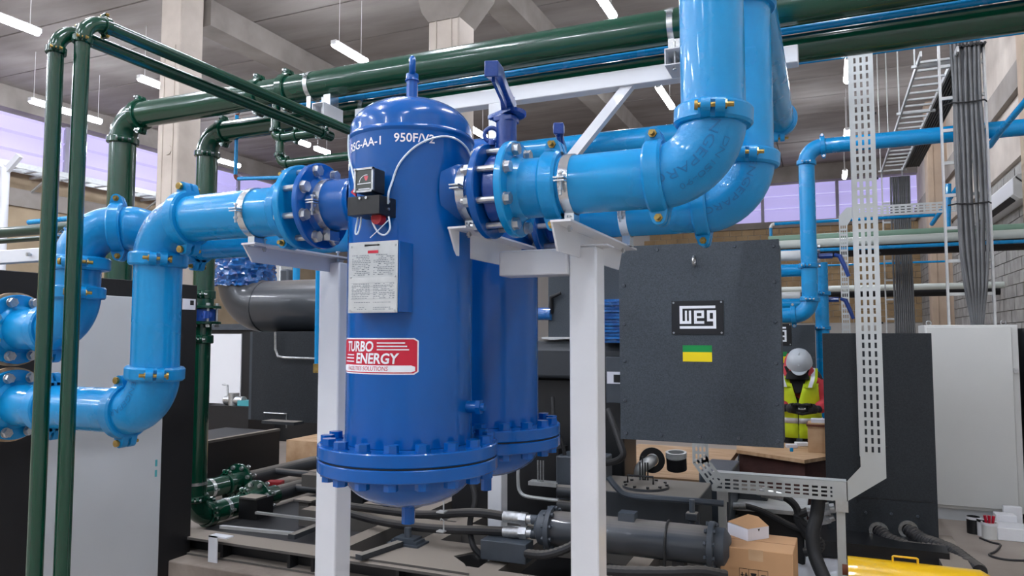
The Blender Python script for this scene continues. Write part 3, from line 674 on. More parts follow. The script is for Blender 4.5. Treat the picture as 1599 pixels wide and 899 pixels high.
# ---- second line, right side
x2F = v2x+.36; x2E = onY(1166, 200, Y2).x; ZH = 2.86
r2t = thing('air_pipe', 'second light blue riser behind the nearest one, turning away overhead to the rear pipe', 'pipe', (x2F, Y2, ZP))
Y3 = 4.62
arcs = run(r2t, [(x2F, Y2, ZP), (x2E, Y2, ZP), (x2E, Y2, ZH), (x2E, Y3, ZH), (onY(600, 200, Y3).x, Y3, ZH)], RP, .15, M['lblue'], M['castblue'])
elb = [c for c in r2t.children if c.name.startswith('elbow')][0]; embossed(elb, arcs[0], RP, 'ENGEPARO', .031, .0012, M['embl'], .2)
coupling(r2t, (onY(905, 350, Y2).x, Y2, ZP), (1,0,0), RP, (0,0,1), M['castblue'])
strapclamp(r2t, (onY(980, 350, Y2).x, Y2, ZP), (1,0,0), RP, M['strap'])
flange(r2t, (x2F-.02, Y2, ZP), (1,0,0), RP, .1425, .024, M['lblue'], .03)
v2 = thing('butterfly_valve', 'dark blue valve behind the front one, only its lever and lower rim showing', 'valve', (x2F-.08, Y2, ZP-.15))
fd = flange(v2, (x2F-.13, Y2, ZP), (1,0,0), .086, .1425, .022, M['dblue']); boltring(fd, (x2F-.065, Y2, ZP), (1,0,0), .118, 8, .0195, .135, M['zinc'], ext=.02)
MB().lathe([(.06, -.026), (.104, -.024), (.108, -.018), (.108, .018), (.104, .024), (.06, .026)], (x2F-.065, Y2, ZP), (1,0,0), 40, closed=True).build('valve_body', M['vblue'], v2)
MB().cyl((x2F-.065, Y2, ZP+.09), (x2F-.065, Y2, ZP+.23), .024, n=20).build('neck', M['vblue'], v2)
q = V((x2F-.06, Y2, ZP+.245)); lever(v2, q, onD(872, 200, 2.28), .9)
# ================================================================ WHITE PIPE SUPPORTS
xs = XA(893); 
sp = thing('pipe_support', 'white steel post with angle arms under the right pipe straps', 'support', (xs, 2.2, 0))
pw = .088; ptop = 1.871; px_ = onY(917, 600, 2.16).x
MB().bb((px_-pw/2, 2.12, 0), (px_+pw/2, 2.12+pw, ptop)).build('post', M['white'], sp, bevel=.006)
def angle(root, x, y0, y1, ztop, w=.06, h=.05, t=.006):
    b = MB(); L = y1-y0
    b.bb((x-.0, y0, ztop-t), (x+w, y1, ztop))
    # vertical leg, clipped at both ends
    b.prism([(0, 0), (L, 0), (L-.05, -h), (.05, -h)], (x, y0, ztop), (0,1,0), (0,0,1), 0, t)
    o = b.build('angle_arm', M['white'], root)
    for yy in (y0+.08, y1-.08): inst(boltmesh(M['zinc'], .04, .009), 'bolt', o, (x+w*.5, yy, ztop), (0,0,-1))
    return o
angle(sp, xs-.03, 1.87, 2.62, ptop+.045, h=.08)
xs0 = XA(737, Y1, 360); angle(sp, xs0-.03, 1.87, 2.60, ptop+.045, h=.08)
MB().bb((xs0+.03, 2.10, ptop-.085), (px_-pw/2, 2.19, ptop-.005)).build('cross_tube', M['white'], sp, bevel=.005)
MB().bb((xs-.06, 2.12, ptop-.0), (xs+.06, 2.2, ptop+.004)).build('cap_plate', M['white'], sp)
xs2 = XA(402); sl = thing('pipe_support', 'white steel post with angle arm under the left pipe, behind the front vessel', 'support', (xs2, 2.44, 0))
pxl = onY(526, 600, 2.46).x; angle(sl, xs2-.02, 1.92, 2.5, 1.916, h=.062)
MB().bb((pxl-.05, 2.40, 0), (pxl+.05, 2.50, 1.893)).build('post', M['white'], sl, bevel=.006)

strapclamp(r2t, (v2x+.2, Y2, ZP), (1,0,0), .087, M['strap'], down=False)
MB().lathe([(.0855, -.014), (.089, -.014), (.089, .014), (.0855, .014)], (xs0, Y1, ZP), (1,0,0), 40, closed=True).build('strap', M['strap'], sp)
MB().bb((xs0-.014, Y1-.02, ptop+.045), (xs0+.014, Y1+.02, ZP-.08)).build('strap_foot', M['strap'], sp)
MB().box((xs0, Y1-.10, ZP+.005), (.03, .045, .004)).box((xs0, Y1-.10, ZP-.004), (.03, .04, .004)).build('strap_tab', M['zinc'], sp)
# ================================================================ GREEN HEADERS, RISERS, UPPER WHITE FRAME
def gcpl(root, p, axis, r, ear=(0,0,1)): return coupling(root, p, axis, r, ear, M['green'], M['zinc'], w=.07)
YH1, ZH1, RH1 = 4.30, 3.445, .105
xr1 = onY(189, 300, YH1).x
h1 = thing('green_header_pipe', 'big dark green header across the picture with its left riser, the nearer and higher one', 'pipe', (xr1, YH1, .4))
run(h1, [(xr1, YH1, .4), (xr1, YH1, ZH1), (1.6, YH1, ZH1)], RH1, .2, M['green'], M['green'], bm=M['zinc'], n=36)
for px in (405, 450): gcpl(h1, (onY(px, 120, YH1).x, YH1, ZH1), (1,0,0), RH1)
YH2, ZH2, RH2 = 4.58, 3.305, .085
xr2 = onY(322, 300, YH2).x; zr = .105
h2 = thing('green_header_pipe', 'second dark green header behind, lower, with riser, blue valve and bottom elbow', 'pipe', (xr2, YH2, 0))
zv = onY(322, 492, YH2).z
yb2 = 7.3
run(h2, [(xr2, YH2, zv+.12), (xr2, YH2, ZH2), (2.3, YH2, ZH2)], RH2, .18, M['green'], M['green'], bm=M['zinc'], n=36)
rl = .088
run(h2, [(xr2-.03, YH2, zv-.12), (xr2-.03, YH2, zr), (xr2-.03, YH2+.95, zr)], rl, .16, M['green'], M['green'], bm=M['zinc'])
for dz, rr_ in ((.055, .15), (-.075, .15)):
    f = flange(h2, (xr2-.01, YH2, zv+dz), (0,0,1), .09, rr_, .022, M['green'])
    if dz > 0: boltring(f, (xr2-.01, YH2, zv), (0,0,1), .125, 8, .02, .16, M['zinc'], ext=.02)
MB().cyl((xr2, YH2, zv+.05), (xr2, YH2, zv+.14), RH2, n=30).build('neck_pipe', M['green'], h2); MB().cyl((xr2-.02, YH2, zv-.2), (xr2-.02, YH2, zv-.05), .085, n=30).build('neck_pipe', M['green'], h2)
gcpl(h2, (xr2-.01, YH2, zv+.17), (0,0,1), RH2, (.8,-1,0)); gcpl(h2, (xr2-.02, YH2, zv-.2), (0,0,1), .084, (.8,-1,0))
bv = thing('butterfly_valve', 'small blue valve clamped in the second green riser', 'valve', (xr2, YH2, zv-.05))
MB().cyl((xr2, YH2, zv-.05), (xr2, YH2, zv+.05), .105, n=28).build('valve_body', M['vblue'], bv)
MB().cyl((xr2+.05, YH2-.05, zv), (xr2+.20, YH2-.12, zv), .022, n=14).cyl((xr2+.17, YH2-.12, zv-.03), (xr2+.17, YH2-.12, zv+.03), .03, n=14).build('neck', M['vblue'], bv)
q = V((xr2-.03, YH2, zr+.28)); MB().lathe([(rl, -.012), (rl+.005, -.012), (rl+.005, .012), (rl, .012)], q, (0,0,1), 30, closed=True).build('strap', M['strap'], h2)
# straps of the headers on the cross tubes
def sheetstrap(root, x, y, z, r, zb):
    b = MB(); w = .035; b.lathe([(r+.001, -w/2), (r+.005, -w/2), (r+.005, w/2), (r+.001, w/2)], (x, y, z), (1,0,0), 36, closed=True)
    for s in (-1, 1): b.bb((x-w/2, y+s*(r*.5)-.004, zb), (x+w/2, y+s*(r*.5)+.004, z-r*.8))
    b.box((x, y-r-.014, z+.045), (.04, .04, .006)); return b.build('strap', M['strap'], root)
ZT = 3.258
xt1, xt2 = onY(499, 160, 4.17).x+.0, onY(1052, 76, 4.17).x
fr = thing('steel_frame', 'white box-section frame carrying the green headers above the vessels', 'frame', (onY(778, 800, 4.43).x, 4.43, 0))
def hollow(root, x, y0, y1, zt, w=.1, t=.006, name='cross_tube'):
    b = MB(); b.bb((x-w/2, y0, zt-t), (x+w/2, y1, zt)); b.bb((x-w/2, y0, zt-w), (x+w/2, y1, zt-w+t)); b.bb((x-w/2, y0, zt-w+t), (x-w/2+t, y1, zt-t)); b.bb((x+w/2-t, y0, zt-w+t), (x+w/2, y1, zt-t))
    b.bb((x-w/2+t, y0+.2, zt-w+t), (x+w/2-t, y0+.21, zt-t))
    o = b.build(name, M['white'], root); inst(boltmesh(M['zinc'], .16, .012), 'bolt', o, (x, y0+.05, zt-.04)); return o
hollow(fr, xt1, 4.15, 4.379, ZT); hollow(fr, xt2, 4.15, 4.379, ZT)
for x in (xt1, xt2): MB().bb((x-.03, YH1-.05, ZT), (x+.03, YH1+.05, ZH1-RH1+.008)).build('saddle', M['strap'], fr)
sheetstrap(h1, onY(490, 125, YH1).x, YH1, ZH1, RH1, ZT); sheetstrap(h1, onY(1050, 25, YH1).x, YH1, ZH1, RH1, ZT)
sheetstrap(h2, onY(572, 165, YH2).x, YH2, ZH2, RH2, ZT)
xbl, xbr = onY(560, 170, 4.43).x, onY(1247, 90, 4.43).x
MB().bb((xbl, 4.38, ZT-.103), (xbr, 4.48, ZT)).build('beam', M['white'], fr, bevel=.006)
xp = onY(777, 800, 4.43).x
MB().bb((xp-.05, 4.38, 0), (xp+.05, 4.48, ZT-.1)).build('post', M['white'], fr, bevel=.006)
xbr2 = onY(985, 140, 4.43).x
MB().bar((xbr2, 4.43, ZT-.08), (xp+.04, 4.43, onY(785, 380, 4.43).z), .06, .06, (0,1,0)).build('brace', M['white'], fr)
# ---- thin blue pipe riding on the second header, another thin one further back
b = MB(); b.tube([(onY(455, 172, 4.52).x, 4.52, ZH2+.092), (2.4, 4.52, ZH2+.096)], .023, 14)
solo(b, 'air_pipe', M['lblue'], 'thin blue pipe clipped along the second green header', 'pipe')
pa, pb = onY(1215, 101, 5.6), onY(1640, 45, 5.6); pa.z = pb.z = (pa.z+pb.z)/2
solo(MB().tube([pa, pb], .016, 12), 'air_pipe', M['lblue'], 'thin blue pipe just below the second green header at upper right', 'pipe')
# ---- two thin green pipes at the left
for i, (pxt, pxb, pyc, zt, lab, pend) in enumerate(((86, 49, 42, None, 'thin dark green pipe, left one of the two at the far left, bending overhead', (503, 209)),
                                    (127, 91, 26, None, 'thin dark green pipe, right one of the two at the far left, bending overhead', (600, 222)))):
    D = 2.62+.03*i; top = onD(pxt+3, pyc, D); bot = V((top.x, top.y, .05)); z = top.z
    e = onZ(pend[0], pend[1], z); L = (e-top).y
    root = thing('green_pipe', lab, 'pipe', (bot.x, bot.y, 0)); r = .026
    run(root, [bot, (bot.x, bot.y, z), (bot.x, bot.y+L, z)], r, .088, M['green'], M['green'], bm=M['brass'], n=20)
    MB().cyl((bot.x, bot.y, 0), (bot.x, bot.y, .012), .06, n=16).build('foot', M['green'], root)
    if i == 0:
        coupling(root, (bot.x, bot.y+L-.02, z), (0,1,0), r, (1,0,.3), M['green'], M['zinc'])
        te = V((bot.x, bot.y+L, z)); MB().cyl(te, te+V((0,.06,0)), r*1.1, n=18).build('end_cap', M['green'], root)
# ---- small green manifold under the headers
g = thing('green_pipe', 'small dark green branch with tee, elbows and couplings left of the front vessel', 'pipe', onD(430, 270, 4.6))
yM = 4.3; P_ = lambda x, y: onY(x, y, yM); r = .036
a0 = P_(428, 165); a1 = P_(428, 217)
x_ = P_(430, 200).x
run(g, [(x_, yM, ZH1-.09), (x_, yM, P_(430, 216).z), (P_(500, 212).x, yM, P_(430, 216).z)], r, .06, M['green'], M['green'], bm=M['zinc'], n=20)
x2_ = P_(437, 240).x
run(g, [(x2_, yM, P_(430, 216).z), (x2_, yM, P_(440, 256).z), (P_(640, 240).x, yM, P_(440, 256).z)], r*.9, .07, M['green'], M['green'], bm=M['zinc'], n=20)
coupling(g, (P_(462, 215).x, yM, P_(430, 216).z), (1,0,0), r, (0,0,1), M['green'], M['zinc'])
# ---- thin blue drop pipe near second riser
yb = 4.6; P_ = lambda x, y: onY(x, y, yb)
xk = P_(369, 220).x; xk2 = P_(392, 170).x
g = thing('air_pipe', 'thin blue pipe stepping down beside the second green riser', 'pipe', (xk, yb, P_(368, 280).z))
run(g, [(P_(440, 170).x, yb, P_(368, 174).z), (xk, yb, P_(368, 174).z), (xk, yb, P_(368, 279).z), (P_(470, 280).x, yb, P_(400, 284).z)], .016, .035, M['lblue'], M['rust'], cpl=False, n=12)
# ---- pipes far left background
for k, (py, r, m, nm, lab) in enumerate(((364, .06, 'green', 'green_pipe', 'dusty green horizontal pipe at the left edge behind the upper blue elbow'),
                                 (352, .03, 'lblue', 'air_pipe', 'thin blue horizontal pipe just above the green one at the left edge'),
                                 (377, .03, 'green', 'green_pipe', 'thin dark green pipe just under the bigger green one at the left edge'))):
    yy = 5.35+.1*k; a = onY(-40, py+3, yy); b_ = onY(160 if k != 1 else 106, py-2, yy); b_.z = a.z
    if k == 1: a = onY(45, 352, yy); a.z = b_.z; b_ = onY(200, 350, yy); b_.z = a.z
    solo(MB().tube([a, b_], r, 16), nm, M[m] if m != 'green' else M['greend'] if 'greend' in M else M[m], lab, 'pipe')
# ---- white bracket arm at the left edge with bolts and clamp
pa = onD(-30, 401, 2.75); pb = onD(104, 397, 2.68); yy = 2.0; 
A = onY(-60, 401, 2.05); B = onY(100, 397, 2.05); z = onY(60, 398, 2.05).z
ba = thing('bracket_arm', 'white steel arm entering from the left edge with two bolts', 'bracket', (A.x, 2.05, z))
MB().prism([(0,-.028), (B.x-A.x+.04, -.028), (B.x-A.x, .028), (0, .028)], (A.x, 2.03, z), (1,0,0), (0,0,1), 0, -.05).build('arm', M['white'], ba, bevel=.003)
for px in (45, 87): inst(boltmesh(M['zinc'], .03, .010), 'bolt', ba, (onY(px, 398, 2.02).x, 2.028, z), (0,-1,0))
q = onY(118, 397, 2.03); MB().bb((B.x, 2.03, z-.014), (B.x+.08, 2.055, z+.014)).cyl((B.x+.03, 2.05, z), (B.x+.10, 2.05, z), .012, n=6).build('clamp', M['zinc'], ba)
# ================================================================ RIGHT SIDE: motor cabinets, trays, ladders
def weg(root, o, w, yf):
    """maker plate: rounded square letters in a frame, o = lower-left corner, w = width, on plane y = yf facing -y"""
    h = w*.66; MB().bb((o.x, yf-.006, o.z), (o.x+w, yf, o.z+h)).build('plate', M['blacks'], root, bevel=.001)
    for u in (.04, .96):
        for v in (.05, .95): MB().cyl((o.x+w*u, yf-.006, o.z+h*v), (o.x+w*u, yf-.009, o.z+h*v), w*.02, n=10).build('screw', M['zinc'], root)
    X0, Z0, s = o.x+w*.16, o.z+h*.17, w*.70/20; H = h*.68/13
    def R(x0, z0, x1, z1): return ((X0+x0*s, yf-.0085, Z0+z0*H), (X0+x1*s, yf-.005, Z0+z1*H))
    def bars(L):
        b = MB()
        for q in L: b.bb(*R(*q))
        b.build('logo_letter', M['wht'], root)
    bars([(0,0,18.4,1.5)]); bars([(0,11.5,19.7,13), (0,4.4,1.6,11.5)])
    bars([(0,2.8,6.4,4.4), (3.0,4.4,4.1,10.3), (5.2,4.4,6.4,10.3)])
    bars([(8,2.8,9.5,10.3), (9.5,8.9,13.5,10.3), (12.1,6,13.5,8.9), (9.5,6,12.1,7.1), (9.5,2.8,13.5,4.3)])
    bars([(15.1,8.9,18.4,10.3), (15.1,4.1,16.6,8.9), (16.6,4.1,18.4,5.5), (18.4,0,20,10.3)])
def cabinet(label, px0, px1, py0, py1, yf, depth, pm='panel', logo=None, flag=None, bolts=True, name='motor_cabinet', xl=None):
    a = onY(px0, 600, yf).x if xl is None else xl; b_ = onY(px1, 600, yf).x; zt = onY(px1, py0, yf).z; zb = onY(px1, py1, yf).z
    root = thing(name, label, 'cabinet', ((a+b_)/2, yf+depth/2, zb))
    MB().bb((a+.01, yf+.004, zb+.01), (b_-.01, yf+depth, zt-.01)).build('body', M[pm], root)
    MB().bb((a, yf-.012, zb), (b_, yf+.004, zt)).build('front_panel', M[pm], root, bevel=.002)
    return root, a, b_, zb, zt
YW = 4.3
wc, wa, wb, wzb, wzt = cabinet('big charcoal cabinet front with maker plate and green yellow sticker', 969, 1222, 373, 699, YW, .32)
pl0 = onY(1050, 522, YW); pl1 = onY(1130, 470, YW); weg(wc, V((pl0.x, 0, pl0.z)), (pl1.x-pl0.x), YW-.012)
s0 = onY(1067, 564, YW); s1 = onY(1112, 539, YW); zm = s0.z+(s1.z-s0.z)*.58
MB().bb((s0.x, YW-.0135, s0.z), (s1.x, YW-.011, zm)).build('yellow_sticker_half', M['flagyellow'], wc, label='yellow half of the sticker')
MB().bb((s0.x, YW-.0135, zm), (s1.x, YW-.011, s1.z)).build('green_sticker_half', M['flaggreen'], wc, label='green half of the sticker')
bm_ = MB().cyl((0,0,0), (0,0,.007), .011, .008, n=10).mesh('bolt', M['dark'])
for px, py in ((1210,440),(1213,502),(1216,567),(1219,631),(1217,689),(1154,684),(1093,682),(1033,679),(978,676),(974,446),(974,506),(974,563),(976,625),(1147,382),(1026,389),(1212,384)):
    q = onY(px, py, YW-.012); q.z = max(wzb+.03, min(wzt-.03, q.z)); q.x = max(wa+.03, min(wb-.03, q.x)); inst(bm_, 'panel_bolt', wc, q, (0,-1,0))
q = onY(1085, 408, YW-.012); b = MB(); b.tube([q+V((0,-.03+.03*math.cos(t), .028*math.sin(t))) for t in [2*PI*i/16 for i in range(16)]], .007, 8, closed=True); b.build('lifting_ring', M['zinc'], wc)
MB().bb((wa+.1, YW+.3, 1.25), (wa+.2, YW+.95, 1.35)).build('mounting_arm', M['dark'], wc)
w2, a2, b2, zb2, zt2 = cabinet('farther charcoal cabinet behind the worker with same maker plate', 1150, 1275, 507, 760, 8.8, .35)
pl0 = onY(1182, 539, 8.8); weg(w2, V((pl0.x, 0, pl0.z)), onY(1236, 520, 8.8).x-pl0.x, 8.788)
s0 = onY(1190, 566, 8.8); s1 = onY(1229, 549, 8.8); zm = s0.z+(s1.z-s0.z)*.58
MB().bb((s0.x, 8.785, s0.z), (s1.x, 8.79, zm)).build('yellow_sticker_half', M['flagyellow'], w2); MB().bb((s0.x, 8.785, zm), (s1.x, 8.79, s1.z)).build('green_sticker_half', M['flaggreen'], w2)
for py in (536, 558, 580, 605): inst(bm_, 'panel_bolt', w2, onY(1271, py, 8.79), (0,-1,0))
for xx in (a2+.1, b2-.1): MB().bb((xx-.04, 8.9, 0), (xx+.04, 9.0, zb2+.02)).build('stand_leg', M['dark'], w2)
# tall dark board cabinet
YD = 6.3
dc, da, db, dzb, dzt = cabinet('tall dark grey machine enclosure beside the slotted tray, two hoses at its foot', 1286, 1457, 520, 853, YD, .5, pm='paneld', name='machine_enclosure')
for dz in (.32,): MB().bb((da+.02, YD-.014, dzb+dz), (db-.02, YD-.0125, dzb+dz+.004)).build('panel_seam', M['blacks'], dc)
for px, py in ((1352,800),(1392,802),(1433,806)): inst(bm_, 'panel_bolt', dc, onY(px, py, YD-.012), (0,-1,0))
MB().bb((da+.05, YD+.05, 0), (db-.05, YD+.45, dzb+.02)).build('base_plinth', M['black'], dc)
for px, py, pts, lab in ((1372, 828, [(1372,830),(1392,845),(1425,857),(1462,860),(1490,866),(1515,884)], 'left corrugated black hose leaving the foot of the dark enclosure'), (1418, 826, [(1418,828),(1440,843),(1462,851),(1488,862),(1512,880),(1530,893)], 'right corrugated black hose leaving the foot of the dark enclosure')):
    pp = [onY(px, py, YD)] + [onZ(x, y, .06) if i > 2 else onY(x, y, YD-.1-.1*i) for i, (x, y) in enumerate(pts[1:])]
    root = thing('hose', lab, 'hose', pp[-1]); sp_ = spline(pp, 10); L = len(sp_)
    MB().tube(sp_, [.055 if i % 2 else .048 for i in range(L)], 14).build('hose_body', M['rubberd'], root)
    MB().lathe([(.045,-.01), (.068,-.01), (.068,.03), (.045,.03)], pp[0], (0,-1,0), 20, closed=True).build('collar', M['zinc'], root)
# white cabinet at right
YC = 7.4; x0, x1 = onY(1447, 600, YC).x, onY(1594, 600, YC).x; zt, zb = onY(1520, 507, YC).z, .1
gc = thing('switch_cabinet', 'light grey white switch cabinet under the wall cable bundle at right', 'cabinet', ((x0+x1)/2, YC+.25, 0))
MB().bb((x0, YC+.02, zb), (x1, YC+.5, zt)).build('body', M['grayw'], gc, bevel=.006)
MB().bb((x0+.012, YC, zb+.03), (x1-.05, YC+.02, zt-.02)).build('door', M['grayw'], gc, bevel=.004)
MB().bb((x0+.02, YC+.05, 0), (x1-.02, YC+.5, zb+.02)).build('plinth', M['grayp'], gc)
MB().cyl((x1-.03, YC+.02, 1.3), (x1-.03, YC-.01, 1.3), .02, n=12).build('lock', M['zinc'], gc)
b = MB()
for u in (0, 1): b.tube([V((x0+.06+u*(x1-x0-.12), YC+.25, zt+.02))+V((math.cos(t)*.02, 0, math.sin(t)*.02)) for t in [2*PI*i/14 for i in range(14)]], .005, 6, closed=True)
b.build('lifting_eyes', M['zinc'], gc, kind='stuff')
xx = x1+.04
b = MB().bb((xx, YC, 0), (xx+.5, YC+.5, zt-.03)); b.build('neighbour_bay', M['darkd'], gc)
# ---------------------------------------------------------------- slotted trays
def slotplate(root, o, ux, uy, L, W, cols, pitch, slot, m, name='slotted_web', t=.0025, sw=.009):
    """sheet with real slots: ribs plus bridges; o corner, ux length dir, uy width dir"""
    o = V(o); ux = V(ux).normalized(); uy = V(uy).normalized(); uz = ux.cross(uy); b = MB()
    def rect(a0, a1, b0, b1):
        vs = [o+ux*a+uy*c+uz*d for d in (0, -t) for a, c in ((a0,b0),(a1,b0),(a1,b1),(a0,b1))]
        b.add(vs, [(0,1,2,3),(7,6,5,4),(0,4,5,1),(1,5,6,2),(2,6,7,3),(3,7,4,0)])
    cs = [W*(i+1)/(cols+1) for i in range(cols)]; e = 0
    for c in cs: rect(0, L, e, c-sw/2); e = c+sw/2
    rect(0, L, e, W); k = 0; a = .01
    while a < L:
        for c in cs: rect(max(0, a), min(a+pitch-slot, L), c-sw/2, c+sw/2)
        a += pitch
    return b.build(name, m, root, kind='stuff')
YT = 5.22; T = lambda x, y: onY(x, y, YT)
tw = .145; xv0 = T(1337, 500).x; xv1 = xv0+tw
zbt = T(1340, 712).z; ztt = T(1340, 30).z+.25
tr = thing('cable_tray', 'nearest slotted cable tray, rising vertically then running low on two legs', 'cable tray', (xv0, YT, 0))
slotplate(tr, (xv0, YT, zbt), (0,0,1), (1,0,0), ztt-zbt, tw, 3, .055, .036, M['traymat'], sw=.014)
slotplate(tr, (xv1, YT+.07, zbt), (0,0,1), (0,-1,0), ztt-zbt, .07, 1, .055, .036, M['traymat'], 'side_flange', sw=.014)
MB().bb((xv0-.0025, YT, zbt), (xv0, YT+.07, ztt)).build('side_flange', M['traymat'], tr)
# lower horizontal section
zh1 = T(1320, 748).z-.015; zh0 = zh1-.125; xh0 = T(1112, 745).x; xh1 = T(1322, 760).x
slotplate(tr, (xh0, YT, zh0), (1,0,0), (0,0,1), xh1-xh0-.08, .105, 3, .055, .036, M['traymat'], sw=.014)
slotplate(tr, (xh0, YT, zh0), (1,0,0), (0,1,0), xh1-xh0-.08, .1, 1, .055, .036, M['traymat'], 'bottom_flange', sw=.014)
b = MB(); b.bb((xh0, YT, zh0+.105), (xh1+.01, YT+.004, zh1)); b.bb((xh0, YT, zh1-.004), (xh1, YT+.09, zh1)); b.bb((xh1-.085, YT-.003, zh0), (xh1+.005, YT, zh1)); b.build('end_piece', M['traymat'], tr)
xm_ = xv0; b = MB(); zb2 = zh1+.10; zb3 = zb2-.06; b.prism([(xh1, zh0), (xv1, zb3), (xv1, zbt+.01), (xv0, zbt+.01), (xv0, zb2), (xh1, zh1)], (0, YT, 0), (1,0,0), (0,0,1), .0, .003)
b.add([(xh1, YT, zh0), (xv1, YT, zb3), (xv1, YT+.1, zb3), (xh1, YT+.1, zh0)], [(0,1,2,3)]); b.build('bend', M['traymat'], tr)
# left bend rising behind the cabinet
d = (T(1090, 700)-T(1114, 738)); d = V((-1, 0, 1.35)).normalized(); o = V((xh0, YT, zh0)); nx = V((d.z, 0, -d.x))
slotplate(tr, o, d, nx, .22, .11, 3, .055, .036, M['traymat'], 'bend', sw=.014); o2 = o+d*.22
slotplate(tr, o2, (0,0,1), (1,0,0), .55, .11, 3, .055, .036, M['traymat'], sw=.014)
for px in (1127, 1313):
    x = T(px, 800).x; MB().bb((x-.026, YT+.02, 0), (x+.026, YT+.06, zh0)).build('leg', M['traymat'], tr); MB().bb((x-.03, YT+.0, zh0-.07), (x+.045, YT+.004, zh0+.01)).build('leg_bracket', M['galv'], tr)
for py in (176, 278, 395, 504, 634, 698): q = T(1368, py); MB().box((xv1+.004, YT+.01, q.z), (.014, .014, .012)).build('clip', M['black'], tr)
# top slanted section behind the headers
o = V((xv0, YT, ztt)); dd = V((.9, 0, .38)).normalized(); slotplate(tr, o, dd, V((-.38, 0, .9)), 1.0, tw, 3, .055, .036, M['traymat'], 'top_section', sw=.014)
# second, farther slotted tray
YT2 = 10.6; T2 = lambda x, y: onY(x, y, YT2)
t2 = thing('cable_tray', 'farther slotted cable tray going up and over to the right wall', 'cable tray', (T2(1314,700).x, YT2, 0))
xa = T2(1313, 450).x; w = T2(1326, 450).x-xa; zz = T2(1320, 352).z
slotplate(t2, (xa, YT2, .6), (0,0,1), (1,0,0), zz-.6, w, 3, .07, .045, M['traymat'], sw=.014)
slotplate(t2, (xa+.14, YT2, zz-.02+.12), (1,0,0), (0,0,1), T2(1496,340).x-xa-.1, .14, 3, .07, .045, M['traymat'], sw=.014)
MB().prism([(xa, zz), (xa+w, zz), (xa+.16, zz+.1), (xa+.16, zz+.24), (xa+.10, zz+.24), (xa, zz+.13)], (0, YT2, 0), (1,0,0), (0,0,1), 0, .004).build('bend', M['traymat'], t2)
MB().bb((xa, YT2-.0, 0), (xa+.05, YT2+.05, .65)).build('leg', M['traymat'], t2)
# ---------------------------------------------------------------- ladders
def ladder(root, o, d, u, L, W, pitch, rail=.05, rung=.022, m=None):
    """o start of rail 1, d run direction, u direction to rail 2"""
    m = m or M['galv']; o = V(o); d = V(d).normalized(); u = V(u).normalized(); n_ = d.cross(u)
    for s in (0, W): MB().bar(o+u*s, o+u*s+d*L, .018, rail, n_).build('rail', m, root)
    k = int(L/pitch); me_ = None
    for i in range(1, k):
        p = o+d*pitch*i
        if me_ is None: me_ = MB().bar(V((0,0,0)), u*W, .028, .02, n_).mesh('rung', m)
        r_ = bpy.data.objects.new('rung', me_); COL.objects.link(r_); r_.parent = root; r_.location = p-WT[root]; WT[r_] = p
YL = 7.62; La = onY(1474, 300, YL).x; Lb = onY(1545, 300, YL).x
l1 = thing('cable_ladder', 'nearest vertical cable ladder above the light grey cabinet', 'cable ladder', (La, YL, zt))
ladder(l1, (La, YL, zt-.02), (0,0,1), (1,0,0), 3.0, Lb-La, .3)
# its cable bundle: every cable its own thing
G2 = 'grey cables tied on the nearest wall ladder'; NC = 12; ca, cb = onY(1494, 300, YL).x, onY(1536, 300, YL).x
for i in range(NC):
    x = ca+(cb-ca)*i/(NC-1); off = .04+.03*(i % 2); pts = [(x+rnd.uniform(-.004,.004), YL-off, zt+3.1)]
    for z in (2.6, 2.1, 1.6, 1.1, .7): pts.append((x+rnd.uniform(-.008,.008), YL-off, zt+z))
    xm2 = (ca+cb)/2+.02; pts += [(x*.75+xm2*.25, YL-off, zt+.35), (x*.4+xm2*.6, YL-off+.04, zt+.06), (x*.35+xm2*.65, YL-off+.06, zt-.01)]
    solo(MB().tube(spline(pts, 4), .0135, 8), 'cable', M['cable'], ['leftmost','second','third','fourth','fifth','sixth','seventh','eighth','ninth','tenth','eleventh','rightmost'][i]+(' from left' if 0 < i < 11 else '')+' grey cable tied on the nearest wall ladder', 'cable', G2)
for z, lab in ((1.08, 'lowest black tie strap across the cable bundle on the nearest ladder'), (2.0, 'middle black tie strap across the cable bundle on the nearest ladder'), (2.95-.3, 'upper black tie strap across the cable bundle on the nearest ladder')):
    solo(MB().tube([(La+.02, YL-.06, zt+z), (ca-.02, YL-.095, zt+z+.005), ((ca+cb)/2, YL-.10, zt+z-.005), (cb+.02, YL-.095, zt+z+.005), (Lb, YL-.05, zt+z)], .007, 8), 'tie_strap', M['black'], lab, 'strap')
# overhead ladder running away to the second drop
zo = 4.15; oa = onZ(1438, 84, zo); ob = onZ(1492, 84, zo); W2 = ob.x-oa.x; L2 = onZ(1384, 268, zo).y-oa.y
l2 = thing('cable_ladder', 'overhead cable ladder receding along the right wall', 'cable ladder', oa)
ladder(l2, (oa.x, oa.y, zo), (0,1,0), (1,0,0), L2, W2, .24)
YB = oa.y+L2; l3 = thing('cable_ladder', 'farther vertical cable ladder below the end of the overhead one', 'cable ladder', (oa.x, YB, 0))
ladder(l3, (oa.x, YB, .05), (0,0,1), (1,0,0), zo, W2, .3)
for k in range(4):
    yq = oa.y+.3+k*1.6
    if yq < YB: rq = thing('hanger_rod', ['nearest','second','third','farthest'][k]+' thin rod hanging the overhead cable ladder', 'rod', (oa.x, yq, zo)); MB().cyl((oa.x-.02, yq, zo), (oa.x-.02, yq, ZC), .008, n=6).build('rod', M['galv'], rq); MB().bb((oa.x-.05, yq-.02, zo-.03), (oa.x+W2+.05, yq+.02, zo-.005)).build('cross_bar', M['galv'], rq)
